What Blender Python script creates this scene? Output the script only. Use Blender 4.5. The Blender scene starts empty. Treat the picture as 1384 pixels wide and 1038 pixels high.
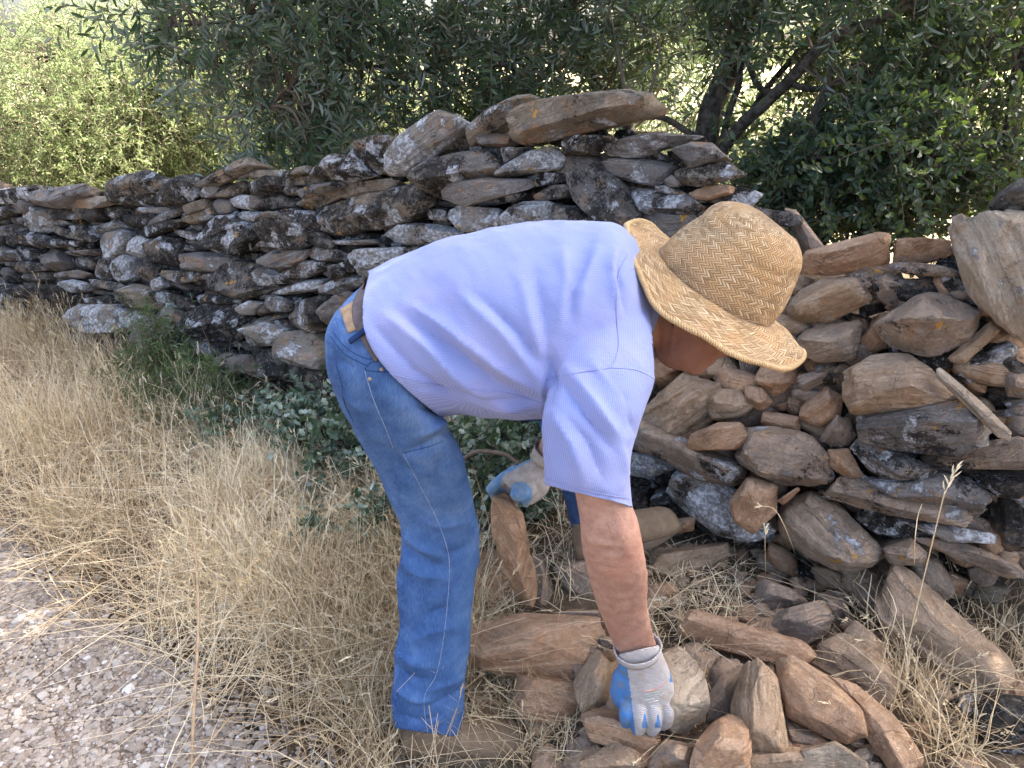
import bpy, bmesh, math
import numpy as np
from mathutils import Vector
from mathutils.bvhtree import BVHTree
scene = bpy.context.scene
COL = scene.collection
R = math.radians
# ---------------------------------------------------------------- camera
PITCH, HCAM, FPX = R(23), 1.5, 1041.0
cam = bpy.data.cameras.new("camera"); camo = bpy.data.objects.new("camera", cam); COL.objects.link(camo)
cam.sensor_fit = 'HORIZONTAL'; cam.sensor_width = 36; cam.lens = 36 * FPX / 1384
cam.clip_start = .05; cam.clip_end = 500
camo.location = (0, 0, HCAM); camo.rotation_euler = (math.pi / 2 - PITCH, 0, 0)
scene.camera = camo
# ---------------------------------------------------------------- light
SUN_EL, SUN_AZ = 52, 70          # azimuth clockwise from +Y (the viewing direction)
w = bpy.data.worlds.new("World"); scene.world = w; w.use_nodes = True
nt = w.node_tree; bg = nt.nodes["Background"]
sky = nt.nodes.new("ShaderNodeTexSky"); sky.sky_type = 'NISHITA'; sky.sun_disc = False
sky.sun_elevation = R(SUN_EL); sky.sun_rotation = R(SUN_AZ); sky.dust_density = 6.0; sky.air_density = .8; sky.ozone_density = .4
nt.links.new(sky.outputs[0], bg.inputs[0]); bg.inputs[1].default_value = 0.15
sun = bpy.data.lights.new("sun", 'SUN'); suno = bpy.data.objects.new("sun", sun); COL.objects.link(suno)
sun.energy = 4.0; sun.angle = R(0.5); sun.color = (1, .94, .84)
sd = Vector((math.sin(R(SUN_AZ)) * math.cos(R(SUN_EL)), math.cos(R(SUN_AZ)) * math.cos(R(SUN_EL)), math.sin(R(SUN_EL))))
suno.rotation_euler = sd.to_track_quat('Z', 'Y').to_euler()
suno.location = sd * 20
scene.view_settings.view_transform = 'Standard'; scene.view_settings.look = 'None'
scene.view_settings.gamma = 1; scene.view_settings.exposure = 2.5
try: scene.view_settings.use_curve_mapping = False
except Exception: pass
scene.render.engine = 'CYCLES'
scene.cycles.use_denoising = True
scene.cycles.max_bounces = 8; scene.cycles.transparent_max_bounces = 8
scene.cycles.diffuse_bounces = 4
# ---------------------------------------------------------------- picture <-> place helpers
CP = np.array([0, 0, HCAM]); RT = np.array([1., 0, 0])
UP = np.array([0, math.sin(PITCH), math.cos(PITCH)]); FW = np.array([0, math.cos(PITCH), -math.sin(PITCH)])
def ray(px, py): return (px - 692) / FPX * RT - (py - 519) / FPX * UP + FW
def P(px, py, d): return CP + d * ray(px, py)
def project(v):
    q = v - CP; d = q @ FW
    return np.stack([692 + FPX * (q @ RT) / d, 519 - FPX * (q @ UP) / d, d], -1)
def sst(a, b, x):
    t = np.clip((x - a) / (b - a), 0, 1); return t * t * (3 - 2 * t)
def G(px, py, dz=0.):
    z = 0.
    r = ray(px, py)
    for _ in range(25):
        p = CP + r * ((z - HCAM) / r[2]); z = .6 * z + .4 * (float(zt(p[0], p[1])) + dz)
    return CP + r * ((z - HCAM) / r[2])
WP0 = np.array([-.09, 2.35, .2]); WT = np.array([.825, -.565, 0]); WN = np.array([-.565, -.825, .15]); WN = WN / np.linalg.norm(WN)
def Wl(px, py, off=0.):
    r = ray(px, py); t = ((WP0 - CP) @ WN + off) / (r @ WN); return CP + r * t
# ---------------------------------------------------------------- noise
def _h(ix, iy, iz, s):
    n = (ix * 73856093) ^ (iy * 19349663) ^ (iz * 83492791) ^ (s * 2654435761 & 0x7fffffff)
    n = (n ^ (n >> 13)) * 1274126177 & 0x7fffffff
    n = (n ^ (n >> 16)) * 1911520717 & 0x7fffffff
    return ((n >> 8) & 0xffff) / 32767.5 - 1
def vnoise(p, s=0):
    p = np.asarray(p, float); i = np.floor(p).astype(np.int64); f = p - i; f = f * f * (3 - 2 * f)
    r = 0
    for dx in (0, 1):
        for dy in (0, 1):
            for dz in (0, 1):
                wgt = (f[..., 0] if dx else 1 - f[..., 0]) * (f[..., 1] if dy else 1 - f[..., 1]) * (f[..., 2] if dz else 1 - f[..., 2])
                r = r + wgt * _h(i[..., 0] + dx, i[..., 1] + dy, i[..., 2] + dz, s)
    return r
def fbm(p, o=4, s=0, g=.5):
    a, r = 1., 0
    for k in range(o):
        r = r + a * vnoise(p * 2 ** k + 7.3 * k, s + k); a *= g
    return r
def zt(x, y):
    x = np.asarray(x, float); y = np.asarray(y, float)
    m = sst(-.15, .3, x + .35 * (y - 1.4)) * .2
    return m + .03 * sst(2.6, 4., y) + .05 * np.exp(-((x - .25) ** 2 + (y - 1.82) ** 2) / .03)
# ---------------------------------------------------------------- objects
def tag(o, label=None, cat=None, group=None, kind=None):
    for k, v in (("label", label), ("category", cat), ("group", group), ("kind", kind)):
        if v: o[k] = v
    return o
def mesh_np(name, V, F, mats=(), parent=None, smooth=True, mi=None, attrs=None, origin=None, sharp=None):
    """one mesh object from arrays; F is an (n,k) array or a list of such arrays"""
    V = np.asarray(V, np.float32)
    if origin is None: origin = np.array([(V[:, 0].min() + V[:, 0].max()) / 2, (V[:, 1].min() + V[:, 1].max()) / 2, V[:, 2].min()])
    origin = np.asarray(origin, np.float32)
    Fs = F if isinstance(F, list) else [F]
    me = bpy.data.meshes.new(name)
    loops = np.concatenate([f.ravel() for f in Fs]).astype(np.int32)
    tot = np.concatenate([np.full(len(f), f.shape[1], np.int32) for f in Fs])
    st = np.concatenate([[0], np.cumsum(tot)[:-1]]).astype(np.int32)
    me.vertices.add(len(V)); me.vertices.foreach_set("co", (V - origin).ravel())
    me.loops.add(len(loops)); me.loops.foreach_set("vertex_index", loops)
    me.polygons.add(len(tot)); me.polygons.foreach_set("loop_start", st); me.polygons.foreach_set("loop_total", tot)
    for m in mats: me.materials.append(m)
    if mi is not None: me.polygons.foreach_set("material_index", np.asarray(mi, np.int32))
    me.polygons.foreach_set("use_smooth", np.full(len(tot), bool(smooth)))
    for k, a in (attrs or {}).items():
        a = np.asarray(a, np.float32)
        if a.ndim == 1:
            at = me.attributes.new(k, 'FLOAT', 'POINT'); at.data.foreach_set("value", a)
        elif a.shape[1] == 2:
            at = me.attributes.new(k, 'FLOAT2', 'POINT'); at.data.foreach_set("vector", a.ravel())
        else:
            at = me.attributes.new(k, 'FLOAT_VECTOR', 'POINT'); at.data.foreach_set("vector", a.ravel())
    me.update(calc_edges=True); me.validate()
    if sharp: me.set_sharp_from_angle(angle=R(sharp))
    o = bpy.data.objects.new(name, me); COL.objects.link(o)
    o.location = origin.tolist()
    if parent is not None:
        pl = np.zeros(3); q = parent
        while q is not None: pl += np.array(q.location[:]); q = q.parent
        o.parent = parent; o.location = (origin - pl).tolist()
    return o
def empty(name, loc):
    o = bpy.data.objects.new(name, None); COL.objects.link(o); o.location = tuple(float(x) for x in loc); o.empty_display_size = .1
    return o
class Acc:
    def __init__(s): s.V = []; s.F = {}; s.n = 0; s.A = {}
    def add(s, V, F, mi=0, **at):
        s.V.append(V); s.F.setdefault((F.shape[1], mi), []).append(F + s.n); s.n += len(V)
        for k, a in at.items(): s.A.setdefault(k, []).append(np.broadcast_to(a, (len(V),) + np.shape(a)[1:]) if np.ndim(a) else np.full(len(V), a))
    def build(s, name, mats, parent=None, **kw):
        keys = sorted(s.F); Fs = [np.concatenate(s.F[k]) for k in keys]
        mi = np.concatenate([np.full(len(f), k[1]) for f, k in zip(Fs, keys)])
        return mesh_np(name, np.concatenate(s.V), Fs, mats, parent, mi=mi, attrs={k: np.concatenate(a) for k, a in s.A.items()}, **kw)
def catmull(K, n):
    """K (m,c) -> smooth samples, n per span"""
    K = np.asarray(K, float); m = len(K); out = []
    for i in range(m - 1):
        p0, p1, p2, p3 = K[max(i - 1, 0)], K[i], K[i + 1], K[min(i + 2, m - 1)]
        for t in np.arange(n) / n:
            out.append(.5 * (2 * p1 + (p2 - p0) * t + (2 * p0 - 5 * p1 + 4 * p2 - p3) * t * t + (3 * p1 - p0 - 3 * p2 + p3) * t ** 3))
    out.append(K[-1]); return np.array(out)
def tube(path, rad, ns=8, cap=True):
    """tube along path (m,3)"""
    path = np.asarray(path, float); rad = np.broadcast_to(rad, (len(path),)).astype(float)
    T = np.gradient(path, axis=0); T /= np.linalg.norm(T, axis=1)[:, None] + 1e-12
    ref = np.array([0, 0, 1.]) if abs(T[0, 2]) < .9 else np.array([1., 0, 0])
    V = []; u = np.cross(ref, T[0]); u /= np.linalg.norm(u)
    for i in range(len(path)):
        u = u - T[i] * (u @ T[i]); u /= np.linalg.norm(u) + 1e-12; v = np.cross(T[i], u)
        a = np.arange(ns) / ns * 2 * math.pi
        V.append(path[i] + rad[i] * (np.cos(a)[:, None] * u + np.sin(a)[:, None] * v))
    V = np.concatenate(V); m = len(path)
    i, j = np.meshgrid(np.arange(m - 1), np.arange(ns), indexing='ij'); i = i.ravel(); j = j.ravel(); k = (j + 1) % ns
    F = np.stack([i * ns + j, i * ns + k, (i + 1) * ns + k, (i + 1) * ns + j], 1)
    return V, F
# ---------------------------------------------------------------- node helpers
class Mt:
    def __init__(s, name, rough=.8, spec=.3):
        s.m = bpy.data.materials.new(name); s.m.use_nodes = True; s.t = s.m.node_tree; s.b = s.t.nodes["Principled BSDF"]
        s.b.inputs['Roughness'].default_value = rough; s.b.inputs['Specular IOR Level'].default_value = spec
    def n(s, ty, **kw):
        x = s.t.nodes.new(ty)
        for k, v in kw.items():
            if k.startswith('i_'):
                k = k[2:]; k = int(k) if k.isdigit() else k.replace('_', ' ')
                if hasattr(v, 'is_output'): s.t.links.new(v, x.inputs[k])
                else: x.inputs[k].default_value = v
            else: setattr(x, k, v)
        return x
    def L(s, a, b): s.t.links.new(a, b)
    def noise(s, vec, scale, detail=4, rough=.55, dist=0):
        return s.n("ShaderNodeTexNoise", i_Vector=vec, i_Scale=scale, i_Detail=detail, i_Roughness=rough, i_Distortion=dist).outputs[0]
    def math(s, op, a, b=0., c=0., clamp=False):
        x = s.n("ShaderNodeMath", operation=op, use_clamp=clamp)
        for i, v in enumerate((a, b, c)):
            if hasattr(v, 'is_output'): s.L(v, x.inputs[i])
            else: x.inputs[i].default_value = v
        return x.outputs[0]
    def rng(s, v, a, b, c=0., d=1.):
        return s.n("ShaderNodeMapRange", i_Value=v, i_1=a, i_2=b, i_3=c, i_4=d, interpolation_type='SMOOTHSTEP').outputs[0]
    def mix(s, f, a, b):
        x = s.n("ShaderNodeMix", data_type='RGBA')
        for i, v in ((0, f), (6, a), (7, b)):
            if hasattr(v, 'is_output'): s.L(v, x.inputs[i])
            else: x.inputs[i].default_value = v if i == 0 else (*v, 1)
        return x.outputs[2]
    def ramp(s, f, stops):
        x = s.n("ShaderNodeValToRGB"); s.L(f, x.inputs[0]); e = x.color_ramp.elements
        while len(e) < len(stops): e.new(.5)
        for el, (p, c) in zip(e, stops): el.position = p; el.color = (*c, 1)
        return x.outputs[0]
    def attr(s, name, out=2): return s.n("ShaderNodeAttribute", attribute_name=name).outputs[out]
    def geo(s): return s.n("ShaderNodeNewGeometry")
    def bump(s, h, strength=.5, dist=.01, normal=None):
        x = s.n("ShaderNodeBump", i_Height=h, i_Strength=strength, i_Distance=dist)
        if normal is not None: s.L(normal, x.inputs['Normal'])
        return x.outputs[0]
    def col(s, c): s.L(c, s.b.inputs['Base Color'])
    def nrm(s, c): s.L(c, s.b.inputs['Normal'])
# ---------------------------------------------------------------- materials
def stone_mat(name, c1, c2, c3, crust=.0, white=.0, orange=.0, dust=0.):
    m = Mt(name, .9, .2)
    bed = m.attr("bed", 2)
    rnd = m.attr("rnd", 2)
    pos = m.n("ShaderNodeVectorMath", operation='SCALE', i_0=m.attr("tex", 1), i_Scale=m.math('MULTIPLY_ADD', rnd, .9, .65)).outputs[0]
    big = m.noise(pos, 6, 3, .6)
    med = m.noise(pos, 26, 5, .65, .4)
    fine = m.noise(pos, 130, 6, .7)
    sx = m.n("ShaderNodeCombineXYZ", i_X=m.math('MULTIPLY', bed, 1.), i_Y=m.math('MULTIPLY', med, .03), i_Z=rnd).outputs[0]
    lay = m.noise(sx, 130, 4, .7)
    c = m.mix(m.rng(med, .38, .62), c1, c2)
    c = m.mix(m.math('MULTIPLY', m.math('MULTIPLY', m.rng(lay, .45, .62), m.rng(big, .35, .6, .3, 1.)), .26), c, c3)
    c = m.mix(m.rng(big, .5, .62, 0, .7), c, tuple(x * .7 for x in c1))
    c = m.mix(m.math('MULTIPLY', m.rng(fine, .5, .7), .35), c, tuple(min(1, x * 1.5) for x in c2))
    # splits between the layers and a few cracks across them
    ln = m.rng(m.math('ABSOLUTE', m.math('SUBTRACT', lay, .47)), .022, .0)
    vo = m.n("ShaderNodeTexVoronoi", feature='DISTANCE_TO_EDGE', i_Vector=m.n("ShaderNodeVectorMath", operation='ADD', i_0=pos, i_1=m.n("ShaderNodeVectorMath", operation='SCALE', i_0=m.n("ShaderNodeTexNoise", i_Vector=pos, i_Scale=22., i_Detail=4.).outputs[1], i_Scale=.05).outputs[0]).outputs[0], i_Scale=9.).outputs[0]
    crk = m.math('MULTIPLY', m.rng(vo, .016, .0), m.rng(big, .42, .6))
    ln = m.math('MAXIMUM', m.math('MULTIPLY', ln, m.rng(med, .4, .58)), crk)
    c = m.mix(m.math('MULTIPLY', ln, .36), c, tuple(x * .3 for x in c3))
    # rusty stains
    rust = m.math('MULTIPLY', m.rng(m.noise(pos, 13, 3, .6, .5), .55, .66), .55)
    c = m.mix(rust, c, (.30, .17, .08))
    if crust:
        k = m.rng(m.math('ADD', m.math('ADD', m.noise(pos, 9, 5, .7, .3), m.math('MULTIPLY', m.math('SUBTRACT', fine, .5), .5)), m.math('MULTIPLY', m.math('SUBTRACT', rnd, .5), .2)), .62 - crust * .3, .70 - crust * .3)
        kc = m.mix(m.rng(med, .4, .65), (.012, .011, .010), (.055, .05, .043))
        c = m.mix(m.math('MULTIPLY', k, .93), c, kc)
        # pale grey mottled lichen film over the crust
        g = m.rng(m.noise(pos, 38, 6, .75, .2), .53, .62)
        c = m.mix(m.math('MULTIPLY', g, .6), c, m.mix(m.rng(rnd, .2, .8), (.16, .15, .13), (.27, .265, .25)))
    if dust:
        nz = m.n("ShaderNodeSeparateXYZ", i_0=m.geo().outputs['Normal']).outputs[2]
        c = m.mix(m.math('MULTIPLY', m.math('MULTIPLY', m.rng(nz, .1, .9), m.rng(med, .3, .6)), dust), c, (.50, .355, .24))
    hgt = m.math('ADD', m.math('MULTIPLY', med, .5), m.math('MULTIPLY', fine, .62))
    hgt = m.math('ADD', hgt, m.math('MULTIPLY', m.math('MULTIPLY', lay, m.rng(big, .35, .6, .2, 1.)), .32)); hgt = m.math('SUBTRACT', hgt, m.math('MULTIPLY', ln, .22))
    if white:
        ws = m.math('ADD', m.noise(pos, 11, 2, .5, .2), m.math('MULTIPLY', m.math('SUBTRACT', m.noise(pos, 70, 4, .7), .5), .28))
        ws = m.math('ADD', ws, m.math('MULTIPLY', m.math('SUBTRACT', rnd, .5), .16))
        ws = m.math('ADD', ws, m.math('MULTIPLY', m.math('SUBTRACT', fine, .5), .35)); k = m.rng(ws, .72 - white * .155, .76 - white * .155)
        wc = m.mix(m.rng(m.noise(pos, 60, 5, .7), .42, .62), (.24, .24, .235), (.62, .64, .66))
        k2 = m.math('MULTIPLY', m.rng(m.noise(pos, 95, 3, .6), .66, .70), min(1, white))
        k = m.math('MAXIMUM', k, k2)
        k = m.math('MULTIPLY', k, .9)
        c = m.mix(k, c, wc)
        hgt = m.math('ADD', hgt, m.math('MULTIPLY', k, .25))
    if orange:
        k = m.rng(m.noise(pos, 19, 3, .6), .70 - orange * .06, .715 - orange * .06)
        c = m.mix(m.math('MULTIPLY', k, .85), c, (.50, .26, .05))
    m.col(c)
    m.nrm(m.bump(hgt, 1., .013))
    return m.m
M = {}
M['wall'] = stone_mat('weathered_schist', (.13, .115, .10), (.23, .205, .175), (.08, .07, .06), crust=.72, white=.9, orange=.3)
M['wallw'] = stone_mat('lichen_white_schist', (.22, .19, .15), (.34, .31, .27), (.14, .12, .1), crust=.2, white=1.75, orange=.3)
M['cop'] = stone_mat('ochre_schist', (.19, .152, .108), (.33, .275, .205), (.12, .095, .07), crust=.4, white=.72, orange=.4)
M['grey'] = stone_mat('grey_schist', (.16, .145, .13), (.27, .245, .22), (.10, .09, .08), crust=.35, white=.9, orange=.3)
M['mixed'] = stone_mat('tan_lichened_schist', (.27, .205, .15), (.42, .335, .25), (.16, .12, .09), crust=.25, white=.72, orange=.4, dust=.5)
M['tan'] = stone_mat('tan_schist', (.35, .245, .155), (.53, .40, .275), (.24, .17, .11), dust=.5)
M['brown'] = stone_mat('reddish_schist', (.38, .225, .13), (.57, .365, .225), (.24, .145, .09), dust=.6)
M['pale'] = stone_mat('pale_schist', (.36, .29, .21), (.48, .40, .30), (.24, .185, .13), white=.3, dust=.2)
M['greybr'] = stone_mat('grey_brown_schist', (.24, .19, .15), (.38, .31, .25), (.17, .13, .105), dust=.8)
M['dark'] = stone_mat('black_crusted_schist', (.08, .07, .06), (.15, .13, .11), (.05, .045, .04), crust=.8, white=.55)

def soil_mat():
    m = Mt('dry_soil', .97, .1); pos = m.geo().outputs['Position']
    a = m.noise(pos, 14, 5, .65); b = m.noise(pos, 90, 6, .7); g = m.noise(pos, 3, 3, .6)
    c = m.mix(m.rng(a, .35, .65), (.10, .068, .045), (.19, .135, .09))
    c = m.mix(m.rng(b, .5, .72), c, (.30, .225, .155))
    c = m.mix(m.rng(b, .5, .3), c, (.05, .036, .026))
    c = m.mix(m.math('MULTIPLY', m.rng(g, .45, .6), .3), c, (.26, .2, .13))
    py = m.n('ShaderNodeSeparateXYZ', i_0=pos).outputs[1]
    c = m.mix(m.rng(py, 4.6, 6.), c, m.mix(m.rng(a, .35, .65), (.42, .34, .19), (.66, .57, .38)))
    m.col(c); m.nrm(m.bump(m.math('ADD', m.math('MULTIPLY', a, .6), b), .9, .02)); return m.m
M['soil'] = soil_mat()
def core_mat():
    m = Mt('dark_wall_core', .97, .1); pos = m.geo().outputs['Position']
    a = m.noise(pos, 25, 5, .65)
    m.col(m.mix(m.rng(a, .35, .65), (.018, .014, .011), (.06, .047, .036))); m.nrm(m.bump(a, .9, .03)); return m.m
M['core'] = core_mat()
def gravelbed():
    m = Mt('packed_gravel', .95, .15); pos = m.geo().outputs['Position']
    v = m.n("ShaderNodeTexVoronoi", i_Vector=pos, i_Scale=95.)
    a = m.noise(pos, 6, 4, .6)
    c = m.ramp(m.n("ShaderNodeSeparateColor", i_0=v.outputs[1]).outputs[0], [(0, (.15, .125, .10)), (.5, (.25, .21, .17)), (.85, (.35, .31, .26)), (1, (.5, .48, .45))])
    c = m.mix(m.rng(v.outputs[0], .25, .6), c, (.12, .09, .07))
    c = m.mix(m.math('MULTIPLY', m.rng(a, .45, .6), .5), c, (.30, .23, .18))
    m.col(c); m.nrm(m.bump(v.outputs[0], -.9, .012)); return m.m
M['gravelbed'] = gravelbed()
def pebble():
    m = Mt('pebble_stone', .8, .3); r = m.attr("rnd", 2); pos = m.geo().outputs['Position']
    c = m.ramp(r, [(0, (.115, .095, .075)), (.25, (.19, .16, .13)), (.5, (.28, .24, .195)), (.72, (.35, .31, .26)), (.9, (.46, .43, .39)), (1, (.68, .68, .67))])
    n = m.noise(pos, 160, 4, .6)
    c = m.mix(m.math('MULTIPLY', m.rng(n, .4, .65), .3), c, (.42, .34, .28))
    m.col(c); m.nrm(m.bump(n, .4, .003)); return m.m
M['pebble'] = pebble()
def blade():
    m = Mt('dry_straw', .6, .35); r = m.attr("rnd", 2)
    c = m.ramp(r, [(0, (.20, .13, .065)), (.15, (.44, .32, .18)), (.5, (.70, .57, .36)), (.8, (.82, .72, .51)), (1, (.86, .80, .66))])
    m.col(c)
    tr = m.n("ShaderNodeBsdfTranslucent", i_Color=c); mx = m.n("ShaderNodeMixShader", i_0=.22, i_1=m.b.outputs[0], i_2=tr.outputs[0])
    m.L(mx.outputs[0], m.t.nodes["Material Output"].inputs[0]); return m.m
M['straw'] = blade()
def leaf(name, stops, trans=.35, under=None, tcol=(.35, .5, .06), rough=.45):
    m = Mt(name, rough, .45); r = m.attr("rnd", 2)
    c = m.ramp(r, stops)
    if under: c = m.mix(m.geo().outputs['Backfacing'], c, under)
    m.col(c)
    tc = m.mix(.55, c, tcol)
    tr = m.n("ShaderNodeBsdfTranslucent", i_Color=tc); mx = m.n("ShaderNodeMixShader", i_0=trans, i_1=m.b.outputs[0], i_2=tr.outputs[0])
    m.L(mx.outputs[0], m.t.nodes["Material Output"].inputs[0]); return m.m
M['olive'] = leaf('olive_leaf', [(0, (.018, .040, .022)), (.5, (.038, .068, .040)), (.85, (.075, .115, .070)), (.97, (.12, .16, .09)), (1, (.32, .25, .06))], .2, (.15, .185, .145), (.25, .38, .08))
M['shrubleaf'] = leaf('evergreen_leaf', [(0, (.014, .034, .019)), (.6, (.03, .06, .034)), (.95, (.065, .11, .065)), (1, (.2, .2, .06))], .22, (.06, .095, .055))
M['sunleaf'] = leaf('sunlit_leaf', [(0, (.11, .17, .06)), (.5, (.19, .26, .11)), (.9, (.29, .36, .17)), (1, (.42, .36, .12))], .55, (.24, .30, .17), (.52, .60, .27))
M['oakleaf'] = leaf('prickly_leaf', [(0, (.02, .045, .024)), (.5, (.045, .085, .048)), (.72, (.12, .17, .12)), (1, (.42, .48, .42))], .15, (.30, .36, .28), rough=.4)
M['fennel'] = leaf('feathery_leaf', [(0, (.06, .11, .045)), (1, (.15, .21, .09))], .25)
def bark():
    m = Mt('rough_bark', .95, .15); pos = m.geo().outputs['Position']
    a = m.noise(pos, 30, 5, .7); c = m.mix(m.rng(a, .35, .65), (.035, .028, .022), (.12, .1, .078))
    c = m.mix(m.rng(m.noise(pos, 9, 3), .58, .66), c, (.11, .12, .06))
    m.col(c); m.nrm(m.bump(a, .9, .02)); return m.m
M['bark'] = bark()
def simple(name, c, rough=.7, spec=.3, nscale=0, c2=None, bs=.4, bd=.002):
    m = Mt(name, rough, spec)
    if nscale:
        a = m.noise(m.geo().outputs['Position'], nscale, 5, .65)
        m.col(m.mix(m.rng(a, .35, .65), c, c2 or tuple(x * .7 for x in c))); m.nrm(m.bump(a, bs, bd))
    else: m.b.inputs['Base Color'].default_value = (*c, 1)
    return m.m
M['twig'] = simple('grey_twig', (.16, .125, .095), .9, .2, 60)
M['stalk'] = simple('dry_stalk', (.50, .36, .22), .8, .2, 50, (.34, .23, .14))
# ---------------------------------------------------------------- stones
def nrmz(v): return v / (np.linalg.norm(v, axis=-1, keepdims=True) + 1e-12)
_ico = {}
def ico(l):
    if l not in _ico:
        bm = bmesh.new(); bmesh.ops.create_icosphere(bm, subdivisions=l, radius=1)
        bm.verts.ensure_lookup_table()
        _ico[l] = (np.array([v.co[:] for v in bm.verts]), np.array([[v.index for v in f.verts] for f in bm.faces])); bm.free()
    return _ico[l]
def rock(poly, nrm, tf, tb, lvl=4, seed=0, rough=1., layers=1., bedtilt=0., front=4, chamfer=(.15, .8)):
    """faceted, layered rock whose outline in the plane (poly, nrm) is the given polygon; tf/tb thickness before/behind that plane"""
    rs = np.random.RandomState(seed % 2 ** 31)
    poly = np.asarray(poly, float); c0 = poly.mean(0); nrm = nrm / np.linalg.norm(nrm)
    d = poly - c0; cov = d.T @ d; ev, evec = np.linalg.eigh(cov)
    e1 = evec[:, 2] - nrm * (evec[:, 2] @ nrm); e1 /= np.linalg.norm(e1); e2 = np.cross(nrm, e1)
    if e2[2] < 0: e1, e2 = -e1, -e2
    q = np.stack([d @ e1, d @ e2], 1)
    # convex hull of the outline
    pts = sorted(map(tuple, q)); 
    def half(ps):
        h = []
        for p in ps:
            while len(h) > 1 and (h[-1][0] - h[-2][0]) * (p[1] - h[-2][1]) - (h[-1][1] - h[-2][1]) * (p[0] - h[-2][0]) <= 0: h.pop()
            h.append(p)
        return h[:-1]
    H = np.array(half(pts) + half(pts[::-1]))
    off = (H.max(0) + H.min(0)) / 2; H = H - off
    L, Wd = np.ptp(H[:, 0]), np.ptp(H[:, 1]); s = min(L, Wd)
    N, D = [], []
    for i in range(len(H)):
        a, b = H[i], H[(i + 1) % len(H)]; t = b - a; ln = np.linalg.norm(t)
        if ln < 1e-5: continue
        m = np.array([t[1], -t[0]]) / ln; dd = m @ a
        for sg in (1, -1):
            k = rs.uniform(*chamfer) * (1 if sg > 0 else .6) * min(1., .35 + .65 * ln / (s + 1e-6))
            n = np.array([m[0], m[1], sg * k]); l = np.linalg.norm(n)
            N.append(n / l); D.append(dd / l)
    for i in range(front):
        n = np.array([rs.normal(0, .38) * s / max(L, 1e-4) * 1.3, rs.normal(0, .42), 1.]); l = np.linalg.norm(n)
        N.append(n / l); D.append(tf * rs.uniform(.85, 1.15) / l)
    N.append(np.array([0, 0, -1.])); D.append(tb)
    N = np.array(N); D = np.array(D)
    U, F = ico(lvl)
    hd = np.array([L / 2, Wd / 2, (tf + tb) / 2]); zc = (tf - tb) / 2
    dirs = U * hd; dirs /= np.linalg.norm(dirs, axis=1)[:, None]
    Dc = D - N[:, 2] * zc
    den = dirs @ N.T
    r = np.where(den > 1e-6, np.maximum(Dc, 1e-3) / np.maximum(den, 1e-6), 1e9)
    kk = 160.
    rm = r.min(1); r = rm * (np.exp(-kk * (np.minimum(r / rm[:, None], 3) - 1)).sum(1)) ** (-1 / kk)
    p = dirs * r[:, None]
    # fracture planes knock corners and faces off
    nf = 8 if lvl > 3 else 5
    cn = nrmz(rs.normal(0, 1, (nf, 3)) * np.array([.75, 1, 1.])); cn[:, 2] = np.where(rs.rand(nf) < .75, abs(cn[:, 2]), cn[:, 2])
    inpl = np.sqrt(1 - cn[:, 2] ** 2); cd = (p @ cn.T).max(0) * (1 - rs.uniform(.06, .30, nf) * (1 - .70 * inpl))
    dn = dirs @ cn.T; r2 = np.where(dn > 1e-6, cd / np.maximum(dn, 1e-6), 1e9).min(1)
    p = dirs * np.minimum(r, r2)[:, None]; p[:, 2] += zc
    p[:, :2] += off
    # bedding: layers run along the long axis of the stone
    ca, sa = math.cos(bedtilt), math.sin(bedtilt)
    bdir = np.array([-.08, ca, sa])
    so = rs.uniform(-50, 50, 3)
    sc = min(max(s, .03), .2)
    bed = p @ bdir + .012 * vnoise(p * 9 + so, seed) + .004 * vnoise(p * 31 + so, seed + 1)
    lh = .0105 * layers * rs.uniform(.8, 2.3)
    x = bed / lh; i = np.floor(x).astype(np.int64); f = x - i; f = sst(.38, .62, f)
    z0 = np.zeros_like(i)
    lay = _h(i, z0, z0, seed) * (1 - f) + _h(i + 1, z0, z0, seed) * f
    nr = dirs - np.outer(dirs @ bdir, bdir) * .8
    amp = sc * .062 * rough
    disp = lay * amp * .95 * (.5 + .7 * vnoise(p * 12 + so, seed + 3)) + fbm(p * (2.2 / max(sc, .04)) + so, 3, seed + 5, .55) * amp * .42 + (.5 - abs(vnoise(p * (5.5 / max(sc, .04)) + so, seed + 6))) * amp * .35 + vnoise(p * (14 / max(sc, .05)) + so, seed + 7) * amp * .16
    # chips: sharp concave bites
    ch = vnoise(p * (1.1 / sc) + so, seed + 9); disp -= np.clip((ch - .22) * 6, 0, 1) * amp * .8
    p = p + nr * disp[:, None]
    V = c0 + p[:, :1] * e1 + p[:, 1:2] * e2 + p[:, 2:] * nrm
    tex = p + so
    return V, F, dict(bed=bed * 1. + so[0], tex=tex, rnd=np.full(len(V), rs.rand()))
REG = dict(A=(0, 180, .289), B=(340, 100, .289), C=(680, 100, .289), D=(1000, 200, .2775), E=(840, 450, .3931), F=(620, 700, .552), X=(0, 0, 1.))
def pxs(reg, s):
    v = np.array([float(t) for t in s.replace(',', ' ').split()]).reshape(-1, 2); x, y, k = REG[reg]
    return v * k + [x, y]
def cen(q):
    x, y = q[:, 0], q[:, 1]; x1, y1 = np.roll(x, -1), np.roll(y, -1); a = (x * y1 - x1 * y)
    return abs(a.sum() / 2)
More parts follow.
